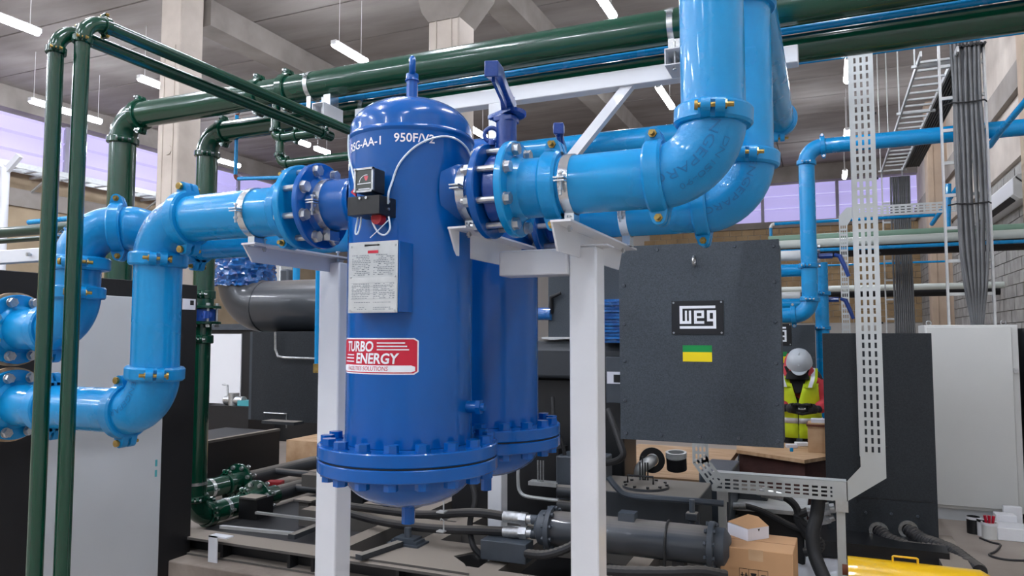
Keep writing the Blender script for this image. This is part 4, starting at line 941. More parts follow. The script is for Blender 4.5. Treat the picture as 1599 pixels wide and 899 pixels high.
for i in range(10):
    x = oa.x+W2*.42+i*.028
    solo(MB().tube([(x, YB-.05, .1), (x, YB-.05, 2.0), (x+rnd.uniform(-.01,.01), YB-.05, 3.0), (x, YB-.05, zo-.1)], .014, 6), 'cable', M['cable'], ['leftmost','second','third','fourth','fifth','sixth','seventh','eighth','ninth','rightmost'][i]+(' from left' if 0 < i < 9 else '')+' grey cable on the farther vertical ladder', 'cable', 'grey cables on the farther ladder')
for i in range(8):
    x = oa.x+W2+.03+i*.028
    solo(MB().tube([(x, YL-.1, zo+.06), (x, (YL+YB)/2, zo+.05), (x, YB, zo+.05)], .014, 6), 'cable', M['blacks'], ['leftmost','second','third','fourth','fifth','sixth','seventh','rightmost'][i]+(' from left' if 0 < i < 7 else '')+' dark cable beside the overhead ladder along the right wall', 'cable', 'dark cables along the overhead ladder')
# ---------------------------------------------------------------- far blue pipework
YP = 8.0; Q = lambda x, y: onY(x, y, YP); xv = Q(1263, 400).x; zp = Q(1350, 222).z; zlo = Q(1240, 492).z; r = .078
fp = thing('air_pipe', 'far blue pipe crossing to the right wall, dropping behind the charcoal cabinet', 'pipe', (xv, YP, zlo))
run(fp, [(XR+.04, YP, zp), (xv, YP, zp), (xv, YP, zlo), (Q(1100, 492).x, YP, zlo)], r, .16, M['lblue'], M['castblue'], bm=M['zinc'])
coupling(fp, Q(1262, 415), (0,0,1), r, (-.2,-1,0), M['castblue'], M['zinc'])
def farvalve(px, py, Y, label, k=1):
    c = onY(px, py, Y); root = thing('lever_valve', label, 'valve', c-V((0,0,.12)))
    f = flange(root, c+V((-.06,0,0)), (1,0,0), .06, .13*k, .05, M['lblue']); boltring(f, c+V((-.035,0,0)), (1,0,0), .105*k, 6, .02, .07, M['zinc'])
    MB().cyl(c, c+V((.14,0,0)), .03, n=14).build('neck', M['vblue'], root)
    p = c+V((.16,0,.01)); MB().tube([p, p+V((.05,-.02,-.02)), p+V((.09,-.03,-.12)), p+V((.13,-.03,-.24))], [.02,.026,.024,.02], 10).build('lever', M['vblue'], root); return root
farvalve(1278, 400, 8.5, 'blue lever valve beside the far blue riser'); farvalve(1290, 468, 9.5, 'lower blue lever valve behind the far blue riser', .8)
a = onY(1278, 400, 8.5)
xs9 = onY(1284, 500, 9.2).x
s9 = thing('air_pipe', 'farthest blue riser, half hidden behind the other blue riser', 'pipe', (xs9, 9.2, 0))
MB().tube([(xs9, 9.2, .02), (xs9, 9.2, onY(1284, 410, 9.2).z)], .075, 20).build('pipe', M['lblue'], s9); coupling(s9, onY(1284, 458, 9.2), (0,0,1), .075, (-.2,-1,0), M['castblue'], M['zinc']); coupling(s9, onY(1284, 512, 9.2), (0,0,1), .075, (-.2,-1,0), M['castblue'], M['zinc'])
for py, Y, r_, m, nm, lab, x0p, x1p in ((425, 8.6, .07, 'lblue', 'air_pipe', 'blue stub pipe left of the far riser, upper one', 1200, 1262), (477, 8.9, .06, 'lblue', 'air_pipe', 'blue stub pipe left of the far riser, lower one', 1200, 1262),
      (402, 8.9, .06, 'acw', 'insulated_pipe', 'short white pipe left of the far riser, above the blue stubs', 1200, 1250), (465, 9.4, .05, 'acw', 'insulated_pipe', 'short white pipe left of the far riser, between the blue stubs', 1200, 1250),
      (371, 11.5, .055, 'greenp', 'insulated_pipe', 'pale green pipe, top of the far horizontal pipes', 1200, 1500), (380, 11.3, .06, 'pipew', 'insulated_pipe', 'white insulated pipe under the pale green far pipe', 1200, 1498), (393, 11.6, .10, 'black', 'insulated_pipe', 'thick black far pipe under the white one', 1200, 1498),
      (391, 11.2, .025, 'lblue', 'air_pipe', 'thin blue far pipe in front of the black one', 1200, 1480), (453, 14.5, .055, 'pipew', 'insulated_pipe', 'lower white far pipe in front of the tan wall', 1200, 1450), (461, 14.8, .08, 'black', 'insulated_pipe', 'lower black far pipe in front of the tan wall', 1200, 1450),
      (416, 15.5, .02, 'lblue', 'air_pipe', 'very thin blue pipe across the tan wall', 1200, 1440)):
    a = onY(x0p, py, Y); c = onY(x1p, py, Y); c.x = XR+.04 if x1p > 1300 else c.x; c.z = a.z = onY(1330 if x1p > 1300 else 1240, py-3, Y).z
    solo(MB().tube([a, c], r_, 14), nm, M[m], lab, 'pipe')
Y = 12.6; b0 = onY(1205, 420, Y); b1 = onY(1205, 350, Y); c = onY(1460, 330, Y)
g = thing('air_pipe', 'thin blue pipe stepping up and running along the tan wall', 'pipe', b0); run(g, [b0, V((b0.x, Y, b1.z)), V((c.x, Y, b1.z))], .025, .06, M['lblue'], M['acw'], cpl=False, n=10)
# diagonal blue pipe to the near right wall
pd = [onD(1545, 228, 6.9), onD(1562, 205, 6.6), onD(1625, 130, 5.9)]
solo(MB().tube(pd, .028, 12), 'air_pipe', M['lblue'], 'slanting blue pipe at the upper right edge', 'pipe')
pd = [onX(1458, 345, 2.2), onX(1480, 305, 2.2)]
MBb = MB().tube([onY(1455, 350, 12.0), onY(1497, 290, 11.2)], .03, 10); solo(MBb, 'air_pipe', M['lblue'], 'slanting blue pipe behind the nearest cable ladder', 'pipe')
solo(MB().tube([onY(1480, 355, 9.6), onY(1481, 287, 9.6)], .03, 10), 'air_pipe', M['lblue'], 'short upright blue pipe between the cable ladder rails', 'pipe')
# air conditioner on the right wall
a = onX(1549, 330, XR-.05); c = onX(1594, 300, XR-.05)
y0, y1 = 12.4, 15.2; za, zb_ = onX(1585, 312, XR-.2).z, onX(1585, 268, XR-.2).z
ac = thing('air_conditioner', 'white wall air conditioner at upper right near the beige column', 'air conditioner', (XR-.12, (y0+y1)/2, za))
MB().prism([(0,0), (-.16,0), (-.24,.07), (-.24,.3), (-.18,.36), (0,.36)], (XR, y0, za), (1,0,0), (0,0,1), 0, -(y1-y0)).build('case', M['acw'], ac, bevel=.01)
MB().prism([(-.17,.006), (-.235,.062), (-.245,.06), (-.178,-.006)], (XR, y0+.2, za), (1,0,0), (0,0,1), 0, -(y1-y0-.4)).build('outlet_slot', M['black'], ac)
for k in range(9): MB().bb((XR-.2+.012*k, y0-.006, za+.30-.012*k), (XR-.19+.012*k, y0, za+.33-.012*k)).build('vent_slot', M['blacks'], ac)
# wall cable rack white strut near column, small things
# ================================================================ MACHINES ON THE SKID
# left dark cabinet (face looks along +x)
XK = -3.8
kd = thing('dryer_cabinet', 'black framed cabinet with light grey panel behind the left blue pipes', 'cabinet', (XK-.6, 2.3, 0))
kt = onX(0, 421, XK).z; ky0 = onX(-60, 500, XK).y; ky1 = onX(307, 500, XK).y
MB().bb((XK-1.1, ky0, .02), (XK, ky1, kt)).build('frame', M['black'], kd, bevel=.004)
py0, py1 = onX(63, 700, XK).y, onX(251, 700, XK).y
MB().bb((XK-.01, py0, .05), (XK+.008, py1, kt-.10)).build('side_panel', M['grayp'], kd, bevel=.003)
a, c = onX(287, 466, XK), onX(311, 484, XK); a.y = min(a.y, ky1-.12); c.y = ky1-.015
MB().bb((XK, a.y, c.z), (XK+.003, c.y, a.z)).build('label', M['paper'], kd)
b = MB(); b.bb((XK+.003, a.y+.06, c.z+.03), (XK+.004, a.y+.09, a.z-.01)); b.build('label_mark', M['ink'], kd)
for z in (onX(245, 722, XK).z, onX(245, 738, XK).z): MB().bb((XK+.008, py1-.045, z-.02), (XK+.010, py1-.03, z+.02)).build('teal_mark', M['teal'], kd)
# concrete plinth and skid
YS = 3.42; pl = MB().bb((onY(150, 860, YS).x, YS, 0), (onY(1112, 860, YS).x, YS+.62, .2))
solo(pl, 'concrete_plinth', M['plinth'], 'rough concrete plinth edge under the black skid, bottom of the photo', 'plinth', bevel=.008)
xsl, xsr = onY(240, 860, 3.56).x, onY(1105, 880, 3.56).x
sk = thing('machine_skid', 'long dusty black steel skid under the hoses and coolers', 'skid', (xsl, 3.56, .2))
b = MB(); b.bb((xsl, 3.56, .295), (xsr, 3.74, .31)); b.build('top_flange', M['skid'], sk)
MB().bb((xsl, 3.64, .215), (xsr, 3.655, .295)).build('web', M['blacks'], sk); MB().bb((xsl, 3.56, .2), (xsr, 3.74, .212)).build('bottom_flange', M['skid'], sk)
for px in (345, 450, 487, 620, 700, 860): x = onY(px, 860, 3.56).x; MB().bb((x-.01, 3.565, .212), (x+.01, 3.64, .295)).build('stiffener', M['blacks'], sk)
for yy, z in ((4.45, .31), (5.55, .31), (6.5, .31)): MB().bb((xsl-.4 if yy > 5.7 else onY(470, 800, yy).x, yy, z-.11), (xsr, yy+.12, z)).build('cross_beam', M['skid'], sk)
for px in (560, 655, 790, 985): x = onY(px, 850, 4).x; MB().bb((x-.06, 3.75, .2), (x+.06, 6.5, .305)).build('cross_beam', M['skid'], sk)
q0, q1 = onY(590, 850, 3.8).x, onY(745, 850, 3.8).x
MB().prism([(q0-.15, 3.6), (q1+.05, 3.6), (q1-.05, 3.74), (q1-.17, 3.84), (q1-.02, 4.1), (q0+.25, 4.1), (q0+.1, 3.8)], (0, 0, 0), (1,0,0), (0,1,0), .311, .323).build('deck_plate', M['skid'], sk)
q0, q1 = onY(900, 880, 3.7).x, onY(1100, 880, 3.7).x
MB().bb((q0, 3.66, .311), (q1, 3.95, .323)).build('deck_plate', M['skid'], sk)
x = onY(637, 830, 3.95).x
MB().bb((x-.11, 3.88, .323), (x+.11, 4.02, .335)).bb((x-.09, 3.9, .335), (x+.09, 4.0, .352)).bb((x-.07, 3.9, .352), (x+.07, 4.0, .365)).cyl((x, 3.95, .36), (x, 3.95, .42), .022, n=12).build('vibration_mount', M['dark'], sk)
x = onY(332, 850, 3.5).x
us = thing('pipe_support', 'small white angle stub standing on the concrete plinth at lower left', 'support', (x, 3.5, .2))
MB().bb((x-.035, 3.5, .2), (x+.035, 3.508, .36)).bb((x-.035, 3.5, .352), (x+.11, 3.56, .36)).build('angle', M['white'], us)
tag(MB().bb((xsl-.6, 3.72, .001), (xsr, 6.9, .03)).build('drip_tray', M['black']), 'oily black drip tray lying inside the skid frame', 'tray')  # added black sheet, paints the shade of the voids between the skid beams
# the two flanged lines continuing the second riser
X1 = xr2-.03
def gline(root, X, y0, pxf, zc, r, lab=None):
    yf = onX(pxf, 770, X).y; MB().tube([(X, y0, zc), (X, yf, zc)], r, 26).build('pipe', M['green'], root)
    f = flange(root, (X, yf-.02, zc), (0,-1,0), r, .175, .03, M['green']); boltring(f, (X, yf-.01, zc), (0,1,0), .145, 8, .022, .08, M['zinc'], ext=.015)
    coupling(root, (X, yf-.19, zc), (0,1,0), r, (0,0,1), M['green'], M['zinc'], w=.05); coupling(root, (X, yf-.62, zc), (0,1,0), r, (1,0,.2), M['green'], M['zinc'], w=.05)
    MB().lathe([(r,-.02),(r+.004,-.02),(r+.004,.02),(r,.02)], (X, yf-.42, zc), (0,1,0), 26, closed=True).box((X+r+.01, yf-.42, zc), (.03, .05, .02)).build('strap', M['strap'], root)
    return yf
ya = gline(h2, X1, YH2+.7, 405, zr, rl)
MB().box((X1+.22, ya-.28, .1), (.2, .2, .2)).build('support_block', M['black'], sk)
g3 = thing('green_pipe', 'dusty green flanged pipe behind the lower one at the foot of the second riser', 'pipe', (X1-.6, 5.2, 0)); yb_ = gline(g3, X1-.62, 5.2, 376, zr+.04, .092)
for X, y, z, dx in ((X1, ya, zr, 0), (X1-.62, yb_, zr+.04, 1)):
    rt_ = thing('cooling_pipe', ['dusty grey pipe continuing the lower green flange', 'dusty grey pipe continuing the upper green flange'][dx], 'pipe', (X, y, z))
    MB().tube([(X, y+.01, z), (X, y+1.1, z), (X+.06, y+1.25, z), (X+.2, y+1.3, z), (X+1.0, y+1.3, z)], .075, 20).build('pipe', M['darkd'], rt_)
    yq = y+.45; MB().tube([(X+.05, yq, z+.02), (X+.75, yq, z+.02)], .036, 16).build('branch', M['darkd'], rt_)
    MB().cyl((X+.7, yq, z+.02), (X+.82, yq, z+.02), .048, n=6).build('hex_fitting', M['darkd'], rt_); MB().cyl((X+.82, yq, z+.02), (X+1.15, yq, z+.02), .046, n=16).build('crimp_sleeve', M['zinc'], rt_)
# red cube thing
q = onY(430, 757, 6.0); solo(MB().box(q, (.16, .1, .09), .3), 'red_cover', M['redp'], 'small bright red cover among the dusty grey pipes', 'cover', bevel=.01)
# black base box running back, with light top edge
X = -5.2; ye0, ye1 = 6.2, 9.6; zc = .42
zt = onX(380, 683, X).z
bx = thing('base_tank', 'long black base tank with a light top edge behind the green flanges', 'tank', (-6.2, 5.8, 0))
X = -5.78; zt = .53; MB().bb((X-.8, 5.0, 0), (X, 6.7, zt-.02)).build('body', M['black'], bx); MB().bb((X-.05, 5.0, zt-.02), (X+.01, 6.7, zt+.005)).build('top_edge', M['skid'], bx)
q0, q1 = onY(447, 700, 7.3), onY(620, 690, 7.3); 
solo(MB().bb((q0.x, 7.3, 0), (q1.x, 8.3, onY(440, 686, 7.3).z)), 'plywood_crate', M['wood'], 'pale plywood crate seen low between the dark cabinet and the flange bolts', 'crate')
# cabinet under the duct
YA = 5.3; ca_, a_, b2_, zb_, zt_ = cabinet('dark grey enclosure hanging under the big black duct, left of the front vessel', 394, 690, 517, 672, YA, .5, pm='paneld', name='machine_enclosure')
xq = onY(560, 700, YA+.2).x; MB().bb((xq, YA+.1, 0), (xq+.12, YA+.4, zb_+.02)).build('stand', M['blacks'], ca_)
q = onY(440, 672, YA-.06); b = MB(); b.bb((q.x-.16, YA-.14, zb_-.01), (q.x+.2, YA, zb_+.015)); b.build('step_plate', M['darkd'], ca_)
b = MB(); q1 = onY(412, 644, YA-.02); q2 = onY(447, 668, YA-.02); b.tube([q1, (q2.x, YA-.02, q1.z), q2], .006, 6); b.build('wire_handle', M['zinc'], ca_)
MB().bb((a_-.03, YA-.01, zb_), (a_, YA+.05, zt_)).build('hinge_edge', M['dark'], ca_)
b = MB(); P_ = lambda x, y: onY(x, y, YA-.05); b.tube([P_(430, 518), P_(430, 545), P_(434, 556), P_(445, 558), P_(560, 562)], .011, 8)
solo(b, 'conduit', M['zinc'], 'thin silver conduit bending across the dark enclosure', 'conduit')
yb3 = 3.3; b = MB(); b.tube([onY(497, 400, yb3), onY(494.5, 572, yb3)], .0135, 12)
tt = thing('air_pipe', 'thin blue drop pipe just left of the white post and front vessel', 'pipe', onY(494, 578, yb3)); b.build('pipe', M['lblue'], tt)
q = onY(494, 576, yb3); MB().cyl(q+V((0,0,-.02)), q+V((0,0,.03)), .019, n=6).cyl(q, q+V((.05,0,0)), .008, n=8).build('brass_fitting', M['brass'], tt, label='brass fitting')
# duct
YU = 5.65; rD = .25; xd = onY(381, 460, YU).x; zd = onY(480, 477, YU).z
du = thing('suction_duct', 'fat dark grey duct with elbow and wrapped blue end behind the left pipe', 'duct', (xd, YU, zd-rD))
ar = arc3((xd, YU, zd+.6), (xd, YU, zd), (xd+1.5, YU, zd), .3, 14)
MB().tube([(xd, YU, zd+.32)]+ar, rD*1.02, 40).build('elbow', M['duct'], du); MB().tube([ar[-1], (onY(800, 470, YU).x, YU, zd)], rD, 40).build('pipe', M['duct'], du)
b = MB(); rings = []
rw = random.Random(5); vs = []
for i in range(14):
    for j in range(60):
        t = 2*PI*j/60; rr_ = (rD+.03)*(1+rw.uniform(-.07, .09)); vs.append((xd+.01+rr_*math.cos(t), YU+rr_*math.sin(t), zd+.20+.021*i+rw.uniform(-.008, .008)))
b.add(vs, [(i*60+j, i*60+(j+1) % 60, (i+1)*60+(j+1) % 60, (i+1)*60+j) for i in range(13) for j in range(60)]); b.build('plastic_wrap', M['wrap'], du, label='crumpled blue plastic wrap')
MB().bb((onY(600, 600, YU).x, YU-.05, 0), (onY(615, 600, YU).x, YU+.05, zd-rD+.02)).build('stand', M['blacks'], du)
# far dryer seen between second riser and enclosure
q0, q1 = onY(322, 517, 8.6), onY(400, 632, 8.6)
fd_ = thing('dryer_cabinet', 'far black cabinet with white panel beside the second green riser', 'cabinet', (q0.x, 8.6, 0))
MB().bb((q0.x-.6, 8.61, 0), (q1.x, 9.4, q0.z+.05)).build('frame', M['black'], fd_); p0, p1 = onY(330, 518, 8.6), onY(375, 631, 8.6)
MB().bb((p0.x, 8.59, p1.z), (p1.x, 8.61, p0.z-.03)).build('white_panel', M['foam'], fd_)
MB().bb((q0.x-.62, 8.56, q0.z+.02), (q1.x+.02, 9.42, q0.z+.11)).build('top_rail', M['dark'], fd_)
q = onY(365, 625, 7.6); wv = thing('pump_fitting', 'small pale valve fitting standing on the black base by the second riser', 'fitting', q)
MB().cyl(q+V((-.14,0,0)), q+V((.18,0,0)), .06, n=14).cyl(q+V((0,0,-.06)), q+V((0,0,.1)), .07, n=12).build('body', M['zinc'], wv); MB().tube([q+V((-.1,0,.02)), q+V((-.12,0,.2)), q+V((-.2,0,.21))], .014, 8).build('stem', M['zinc'], wv)
MB().bb(q+V((.12,-.06,-.06)), q+V((.32,.08,.01))).build('teal_base', M['teal'], wv)
MB().bb((q.x-.3, q.y-.15, 0), (q.x+.4, q.y+.35, q.z-.06)).build('black_pedestal', M['black'], wv)
# far clutter above the duct
q = onY(430, 432, 9.5); cl = thing('far_equipment', 'small grey equipment far behind, seen above the duct', 'equipment', (q.x, 9.5, 0))
MB().bb((q.x-.12, 9.5, .0), (q.x+.10, 9.8, onY(430, 409, 9.5).z)).build('case', M['galv'], cl, bevel=.02); MB().bb((q.x+.14, 9.45, 0), (q.x+.30, 9.7, onY(450, 420, 9.5).z)).build('pump', M['dark'], cl, bevel=.03)
q = onY(463, 420, 9.0); solo(MB().bb((q.x-.5, 8.9, 0), (q.x+.6, 9.4, .85)), 'low_cabinet', M['blacks'], 'low black cabinet far behind, under the dark enclosure', 'machine'); solo(MB().cyl((q.x, 9, .85), (q.x, 9, onY(463, 408, 9).z+.3), .055, n=14), 'air_pipe', M['lblue'], 'far upright blue pipe seen above the duct', 'pipe')
# ---------------------------------------------------------------- compressor block right of the rear vessel
YM = 5.25; P_ = lambda x, y: onY(x, y, YM)
cm = thing('compressor', 'dark grey compressor body behind the right white post', 'compressor', (P_(900, 600).x, YM+.4, .3))
xa_, xb_ = P_(846, 500).x, P_(985, 500).x
MB().bb((xa_+.05, YM, P_(900, 529).z), (xb_, YM+.5, P_(900, 400).z)).build('filter_housing', M['panel'], cm, bevel=.01)
MB().bb((xa_-.02, YM+.2, P_(900, 560).z), (xb_, YM+.25, P_(900, 528).z)).bb((P_(846,0).x, YM-.02, P_(900, 529).z-.0), (xb_, YM+.1, P_(900, 526).z)).build('bracket_bar', M['galv'], cm)
zz0, zz1 = P_(900, 592).z, P_(900, 531).z
prof = [(0,0),(-.02,.02),(-.02,zz1-zz0-.08),(.03,zz1-zz0),(.45,zz1-zz0),(.45,0)]
MB().prism(prof, (xa_-.35, YM, zz0), (0,1,0), (0,0,1), 0, (xb_-xa_)+.45).build('motor_body', M['darkd'], cm, bevel=.01)
MB().bb((P_(944,0).x, YM-.05, P_(900, 626).z), (xb_+.1, YM, P_(900, 556).z)).build('control_box', M['dark'], cm, bevel=.004)
c0, c1 = P_(951, 598), P_(975, 580); MB().bb((c0.x, YM-.053, c0.z), (c1.x, YM-.05, c1.z)).build('white_label', M['paper'], cm); MB().bb((c0.x+.05, YM-.054, c0.z+.01), (c1.x, YM-.053, c1.z-.02)).build('display', M['ink'], cm)
MB().bb((xa_-.3, YM+.1, .31), (P_(962,0).x, YM+.5, zz0)).build('gear_case', M['blacks'], cm, bevel=.02)
b = MB(); q = P_(872, 470)
b.tube([q+V((-.06,-.0,-.09)), q+V((-.045,-.03,.03)), q+V((.03,-.03,.06))], [.02,.018,.012], 10); b.build('grab_hook', M['rubber'], cm)
fl_ = thing('filter_element', 'pleated filter element in shiny blue plastic beside the charcoal cabinet', 'filter', P_(956, 535))
b = MB(); z0_, z1_ = P_(956, 535).z, P_(956, 468).z; x0_, x1_ = P_(943, 500).x, P_(990, 500).x; n = 13
for i in range(n): z = z0_+(z1_-z0_)*(i+.5)/n; b.box(((x0_+x1_)/2, YM-.06, z), (x1_-x0_, .11+.03*(i % 2), (z1_-z0_)/n*.72), 0)
b.build('pleats', M['wrap'], fl_, kind='stuff'); MB().bb((x0_+.01, YM-.1, z0_), (x1_-.01, YM-.002, z1_)).build('core', M['wrap'], fl_)
q = P_(850, 490); solo(MB().cyl(q+V((-.15,0,0)), q+V((.06,0,0)), .05, n=14), 'air_pipe', M['wrap'], 'short blue wrapped pipe stub between rear vessel and dark housing', 'pipe')
# low dark blocks behind the vessels
dk = thing('pump_unit', 'black pump unit low between the rear vessel and the right post', 'pump', (P_(815, 760).x, 4.9, .2))
P_ = lambda x, y: onY(x, y, 4.85)
MB().bb((P_(865, 0).x, 4.85, .3), (P_(935, 0).x, 5.1, P_(880, 712).z)).build('upright_case', M['dark'], dk, bevel=.01)
MB().bb((P_(700, 0).x, 4.95, .3), (P_(862, 0).x, 5.15, P_(800, 700).z)).build('back_plate', M['black'], dk)
for k in range(3): MB().cyl((P_(876, 0).x, 4.75, P_(880, 762+22*k).z), (P_(876, 0).x+.16, 4.75, P_(880, 762+22*k).z), .045-.004*k, n=14).build('fitting', M['darkd'], dk)
for k in range(3): x = P_(839+4*k, 0).x; MB().cyl((x, 4.84, P_(840, 752).z), (x, 4.84, P_(840, 718).z), .006, n=6).build('thin_rod', M['zinc'], dk)
MB().bb((P_(826, 0).x, 4.82, P_(840, 757).z), (P_(868, 0).x, 4.9, P_(840, 751).z)).build('shelf', M['galv'], dk)
solo(MB().tube(spline([P_(809, 725), P_(809, 750), P_(811, 765), P_(820, 774), P_(845, 778), P_(872, 781)], 5), .013, 8), 'conduit', M['galv'], 'pale conduit bending under the rear vessel flange', 'conduit')
# ---------------------------------------------------------------- oil cooler tank along the skid
YO = 3.98; P_ = lambda x, y: onY(x, y, YO); zo_ = P_(985, 838).z; ro = .098
x0_, x1_ = P_(866, 830).x, P_(1108, 850).x
ok = thing('oil_cooler', 'long dark grey cylindrical cooler with bolted end flange, low at centre right', 'tank', ((x0_+x1_)/2, YO, .32))
MB().tube([(x0_, YO, zo_), (x1_, YO, zo_)], ro, 36).build('shell', M['duct'], ok)
for x, s in ((x0_, -1), (x1_, 1)):
    f = MB().lathe([(0, s*.03), (.12, s*.03), (.124, s*.026), (.124, 0), (ro, 0)] if s > 0 else [(ro, 0), (.124, 0), (.124, -.026), (.12, -.03), (0, -.03)], (x, YO, zo_), (1,0,0), 36).build('end_flange', M['dark'], ok)
    boltring(f, (x+s*.012, YO, zo_), (1,0,0), .112, 10, .013, .032, M['dark'], ext=.006)
    MB().lathe([(.10, 0), (.095, s*.05), (.06, s*.075), (0, s*.08)], (x+s*.03, YO, zo_), (1,0,0), 30).build('head', M['dark'], ok)
for k, z in ((0, .045), (1, -.035)):
    MB().tube([(x0_-.02, YO-.03, zo_+z), (x0_-.13, YO-.03, zo_+z)], .028, 12).build('port', M['dark'], ok)
q = P_(982, 812); MB().bb((q.x-.05, YO-.04, zo_+ro-.01), (q.x+.04, YO+.04, zo_+ro+.035)).build('saddle_block', M['dark'], ok)
q = P_(1044, 850); b = MB(); b.tube([V((q.x, YO, zo_))+V((0, math.cos(t), math.sin(t)))*(ro+.006) for t in [PI*i/14 for i in range(15)]]+[(q.x, YO-ro-.006, zo_-.13)], .007, 8); b.build('u_bolt', M['blacks'], ok)
MB().bb((q.x-.055, YO-ro-.08, zo_-.145), (q.x+.045, YO-ro+.03, zo_-.138)).bb((q.x-.055, YO-ro-.08, zo_-.2), (q.x-.048, YO-ro+.03, zo_-.145)).bb((q.x+.038, YO-ro-.08, zo_-.2), (q.x+.045, YO-ro+.03, zo_-.145)).build('foot_bracket', M['darkd'], ok)
for px in (905, 1060): x = P_(px, 800).x; MB().bb((x-.03, YO-.05, .31), (x+.03, YO+.06, zo_-ro+.01)).build('foot', M['blacks'], ok)
# hoses with crimped ends
def hose(pts, r, lab, m='rubberd', group=None, ridged=False, ends=None, n=10, cr=None):
    sp_ = spline(pts, 8); L = len(sp_); lo = min(sp_, key=lambda p: p.z)
    root = thing('hose', lab, 'hose', lo, group); rs = [r*(1.0 if i % 2 else .88) for i in range(L)] if ridged else r
    MB().tube(sp_, rs, n).build('hose_body', M[m], root)
    if ends:
        for s in ends:
            p, q = (sp_[0], sp_[1]) if s == 0 else (sp_[-1], sp_[-2]); d = (p-q).normalized()
            MB().cyl(p-d*.10, p+d*.0, r*1.3, n=16).build('crimp_sleeve', M['zinc'], root); MB().cyl(p, p+d*.045, r*1.45, n=6).cyl(p+d*.045, p+d*.075, r*1.1, n=12).build('hex_nut', M['zinc'], root)
    return root
xh = x0_-.20
hose([onY(540, 789, 4.6), onY(600, 797, 4.4), onY(660, 803, 4.15), onY(740, 800, YO-.03), onY(790, 806, YO-.03), (xh, YO-.03, zo_+.045)], .026, 'upper thick black hose running to the silver crimp fitting of the cooler', ends=[1])
hose([onY(540, 800, 4.3), onY(600, 815, 4.15), onY(680, 825, YO-.03), onY(760, 828, YO-.03), (xh, YO-.03, zo_-.035)], .026, 'lower thick black hose running to the silver crimp fitting of the cooler', ends=[1])
hose([onY(735, 745, 4.1), onY(742, 780, 4.05), onY(734, 815, 4.0), onY(738, 850, 3.95), onY(752, 868, 3.95)], .018, 'black hose hanging down between the vessels and the middle white post', 'rubber')
hose([onY(822, 864, 3.85), onY(850, 866, 3.8), onY(880, 858, 3.8), onY(915, 840, 3.85)], .026, 'corrugated hose leaving the square tube near the right post', ridged=True)
hose([onY(948, 890, 3.68), onY(980, 892, 3.66), onY(1040, 893, 3.65), onY(1095, 892, 3.68), onY(1135, 899, 3.72)], .028, 'long corrugated hose lying low along the bottom edge right of the post', ridged=True)
hose([onY(950, 640, 4.9), onY(968, 690, 4.7), onY(972, 712, 4.65), onY(950, 722, 4.7), onY(900, 722, 4.8)], .022, 'black hose curving under the left corner of the charcoal cabinet', 'rubber')
hose([onY(863, 620, 4.95), onY(866, 660, 4.9), onY(880, 700, 4.9), onY(882, 730, 4.9)], .014, 'thin dark hose hanging behind the rear vessel flange', 'rubber')
for px, py, l in ((690, 792, 'clamp post holding the upper black hose'), (690, 822, 'clamp post holding the lower black hose')):
    q = onY(px, py, YO-.08); rt_ = thing('hose_clamp', 'small pale '+l, 'clamp', q); MB().tube([q+V((-.012,0,.035)), q+V((0,-.012,.05)), q+V((.012,0,.035)), q+V((.012,0,-.02))], .004, 6).box(q+V((0,0,-.025)), (.05, .05, .008)).build('clamp', M['galv'], rt_)
q0, q1 = onY(757, 862, 3.9), onY(822, 866, 3.9)
b = MB(); zc_ = .38; b.bb((q0.x, 3.84, zc_-.055), (q1.x+.02, 3.96, zc_+.055)); sq = solo(b, 'square_tube', M['dark'], 'dark square tube end lying on the skid between the posts', 'tube', bevel=.005)
# ---------------------------------------------------------------- oil reservoir with lid
YR = 4.62; P_ = lambda x, y: onY(x, y, YR); zr_ = P_(1020, 772).z; x0_, x1_ = P_(915, 770).x, P_(1092, 770).x
orv = thing('oil_reservoir', 'black oil reservoir with dusty top and round lid below the charcoal cabinet', 'tank', ((x0_+x1_)/2, YR, .3))
MB().bb((x0_, YR, .31), (x1_, YR+.52, zr_)).build('body', M['darkd'], orv, bevel=.008)
lc = onZ(1000, 765, zr_+.01); lc.y = max(lc.y, YR+.2)
lid = MB().lathe([(0, .022), (.125, .022), (.15, .016), (.152, 0)], (lc.x, YR+.2, zr_), (0,0,1), 36).build('lid', M['darkd'], orv)
nb = MB().cyl((0,0,0), (0,0,.014), .011, n=6).mesh('nut', M['blacks'])
for i in range(10): t = 2*PI*i/10; inst(nb, 'nut', lid, (lc.x+.138*math.cos(t), YR+.2+.138*math.sin(t), zr_+.016), (0,0,1), t)
b = MB(); hx = lc.x-.03; b.tube([(hx-.09, YR+.2, zr_+.02), (hx-.09, YR+.2, zr_+.07), (hx+.08, YR+.2, zr_+.07), (hx+.08, YR+.2, zr_+.02)], .007, 8); b.build('lid_handle', M['blacks'], orv)
for k in range(4): q = (hx-.05+.014*(k % 2), YR+.32, 0); MB().cyl((hx-.05+.03*k*.6, YR+.38, zr_), (hx-.05+.03*k*.6, YR+.38, zr_+.13+.04*(k == 1)), .005, n=6).build('studs', M['blacks'], orv)
hose([onY(950, 745, 4.55), onY(962, 760, 4.54), onY(975, 771, 4.54), onY(1000, 776, 4.54), onY(1060, 780, 4.54), onY(1130, 786, 4.56)], .019, 'dark steel line running in front of the reservoir top edge', 'dark')
q = onY(1083, 790, 4.3); MB_ = thing('tee_fitting', 'dark tee and hex fitting above the right end of the cooler', 'fitting', (q.x, 4.25, onY(1083, 818, 4.25).z))
MB().cyl((q.x, 4.25, onY(1083, 820, 4.25).z), (q.x, 4.25, onY(1083, 780, 4.25).z), .016, n=12).build('stem', M['dark'], MB_); MB().box((q.x, 4.25, onY(1083, 806, 4.25).z), (.065, .06, .045)).build('hex_fitting', M['darkd'], MB_, bevel=.006)
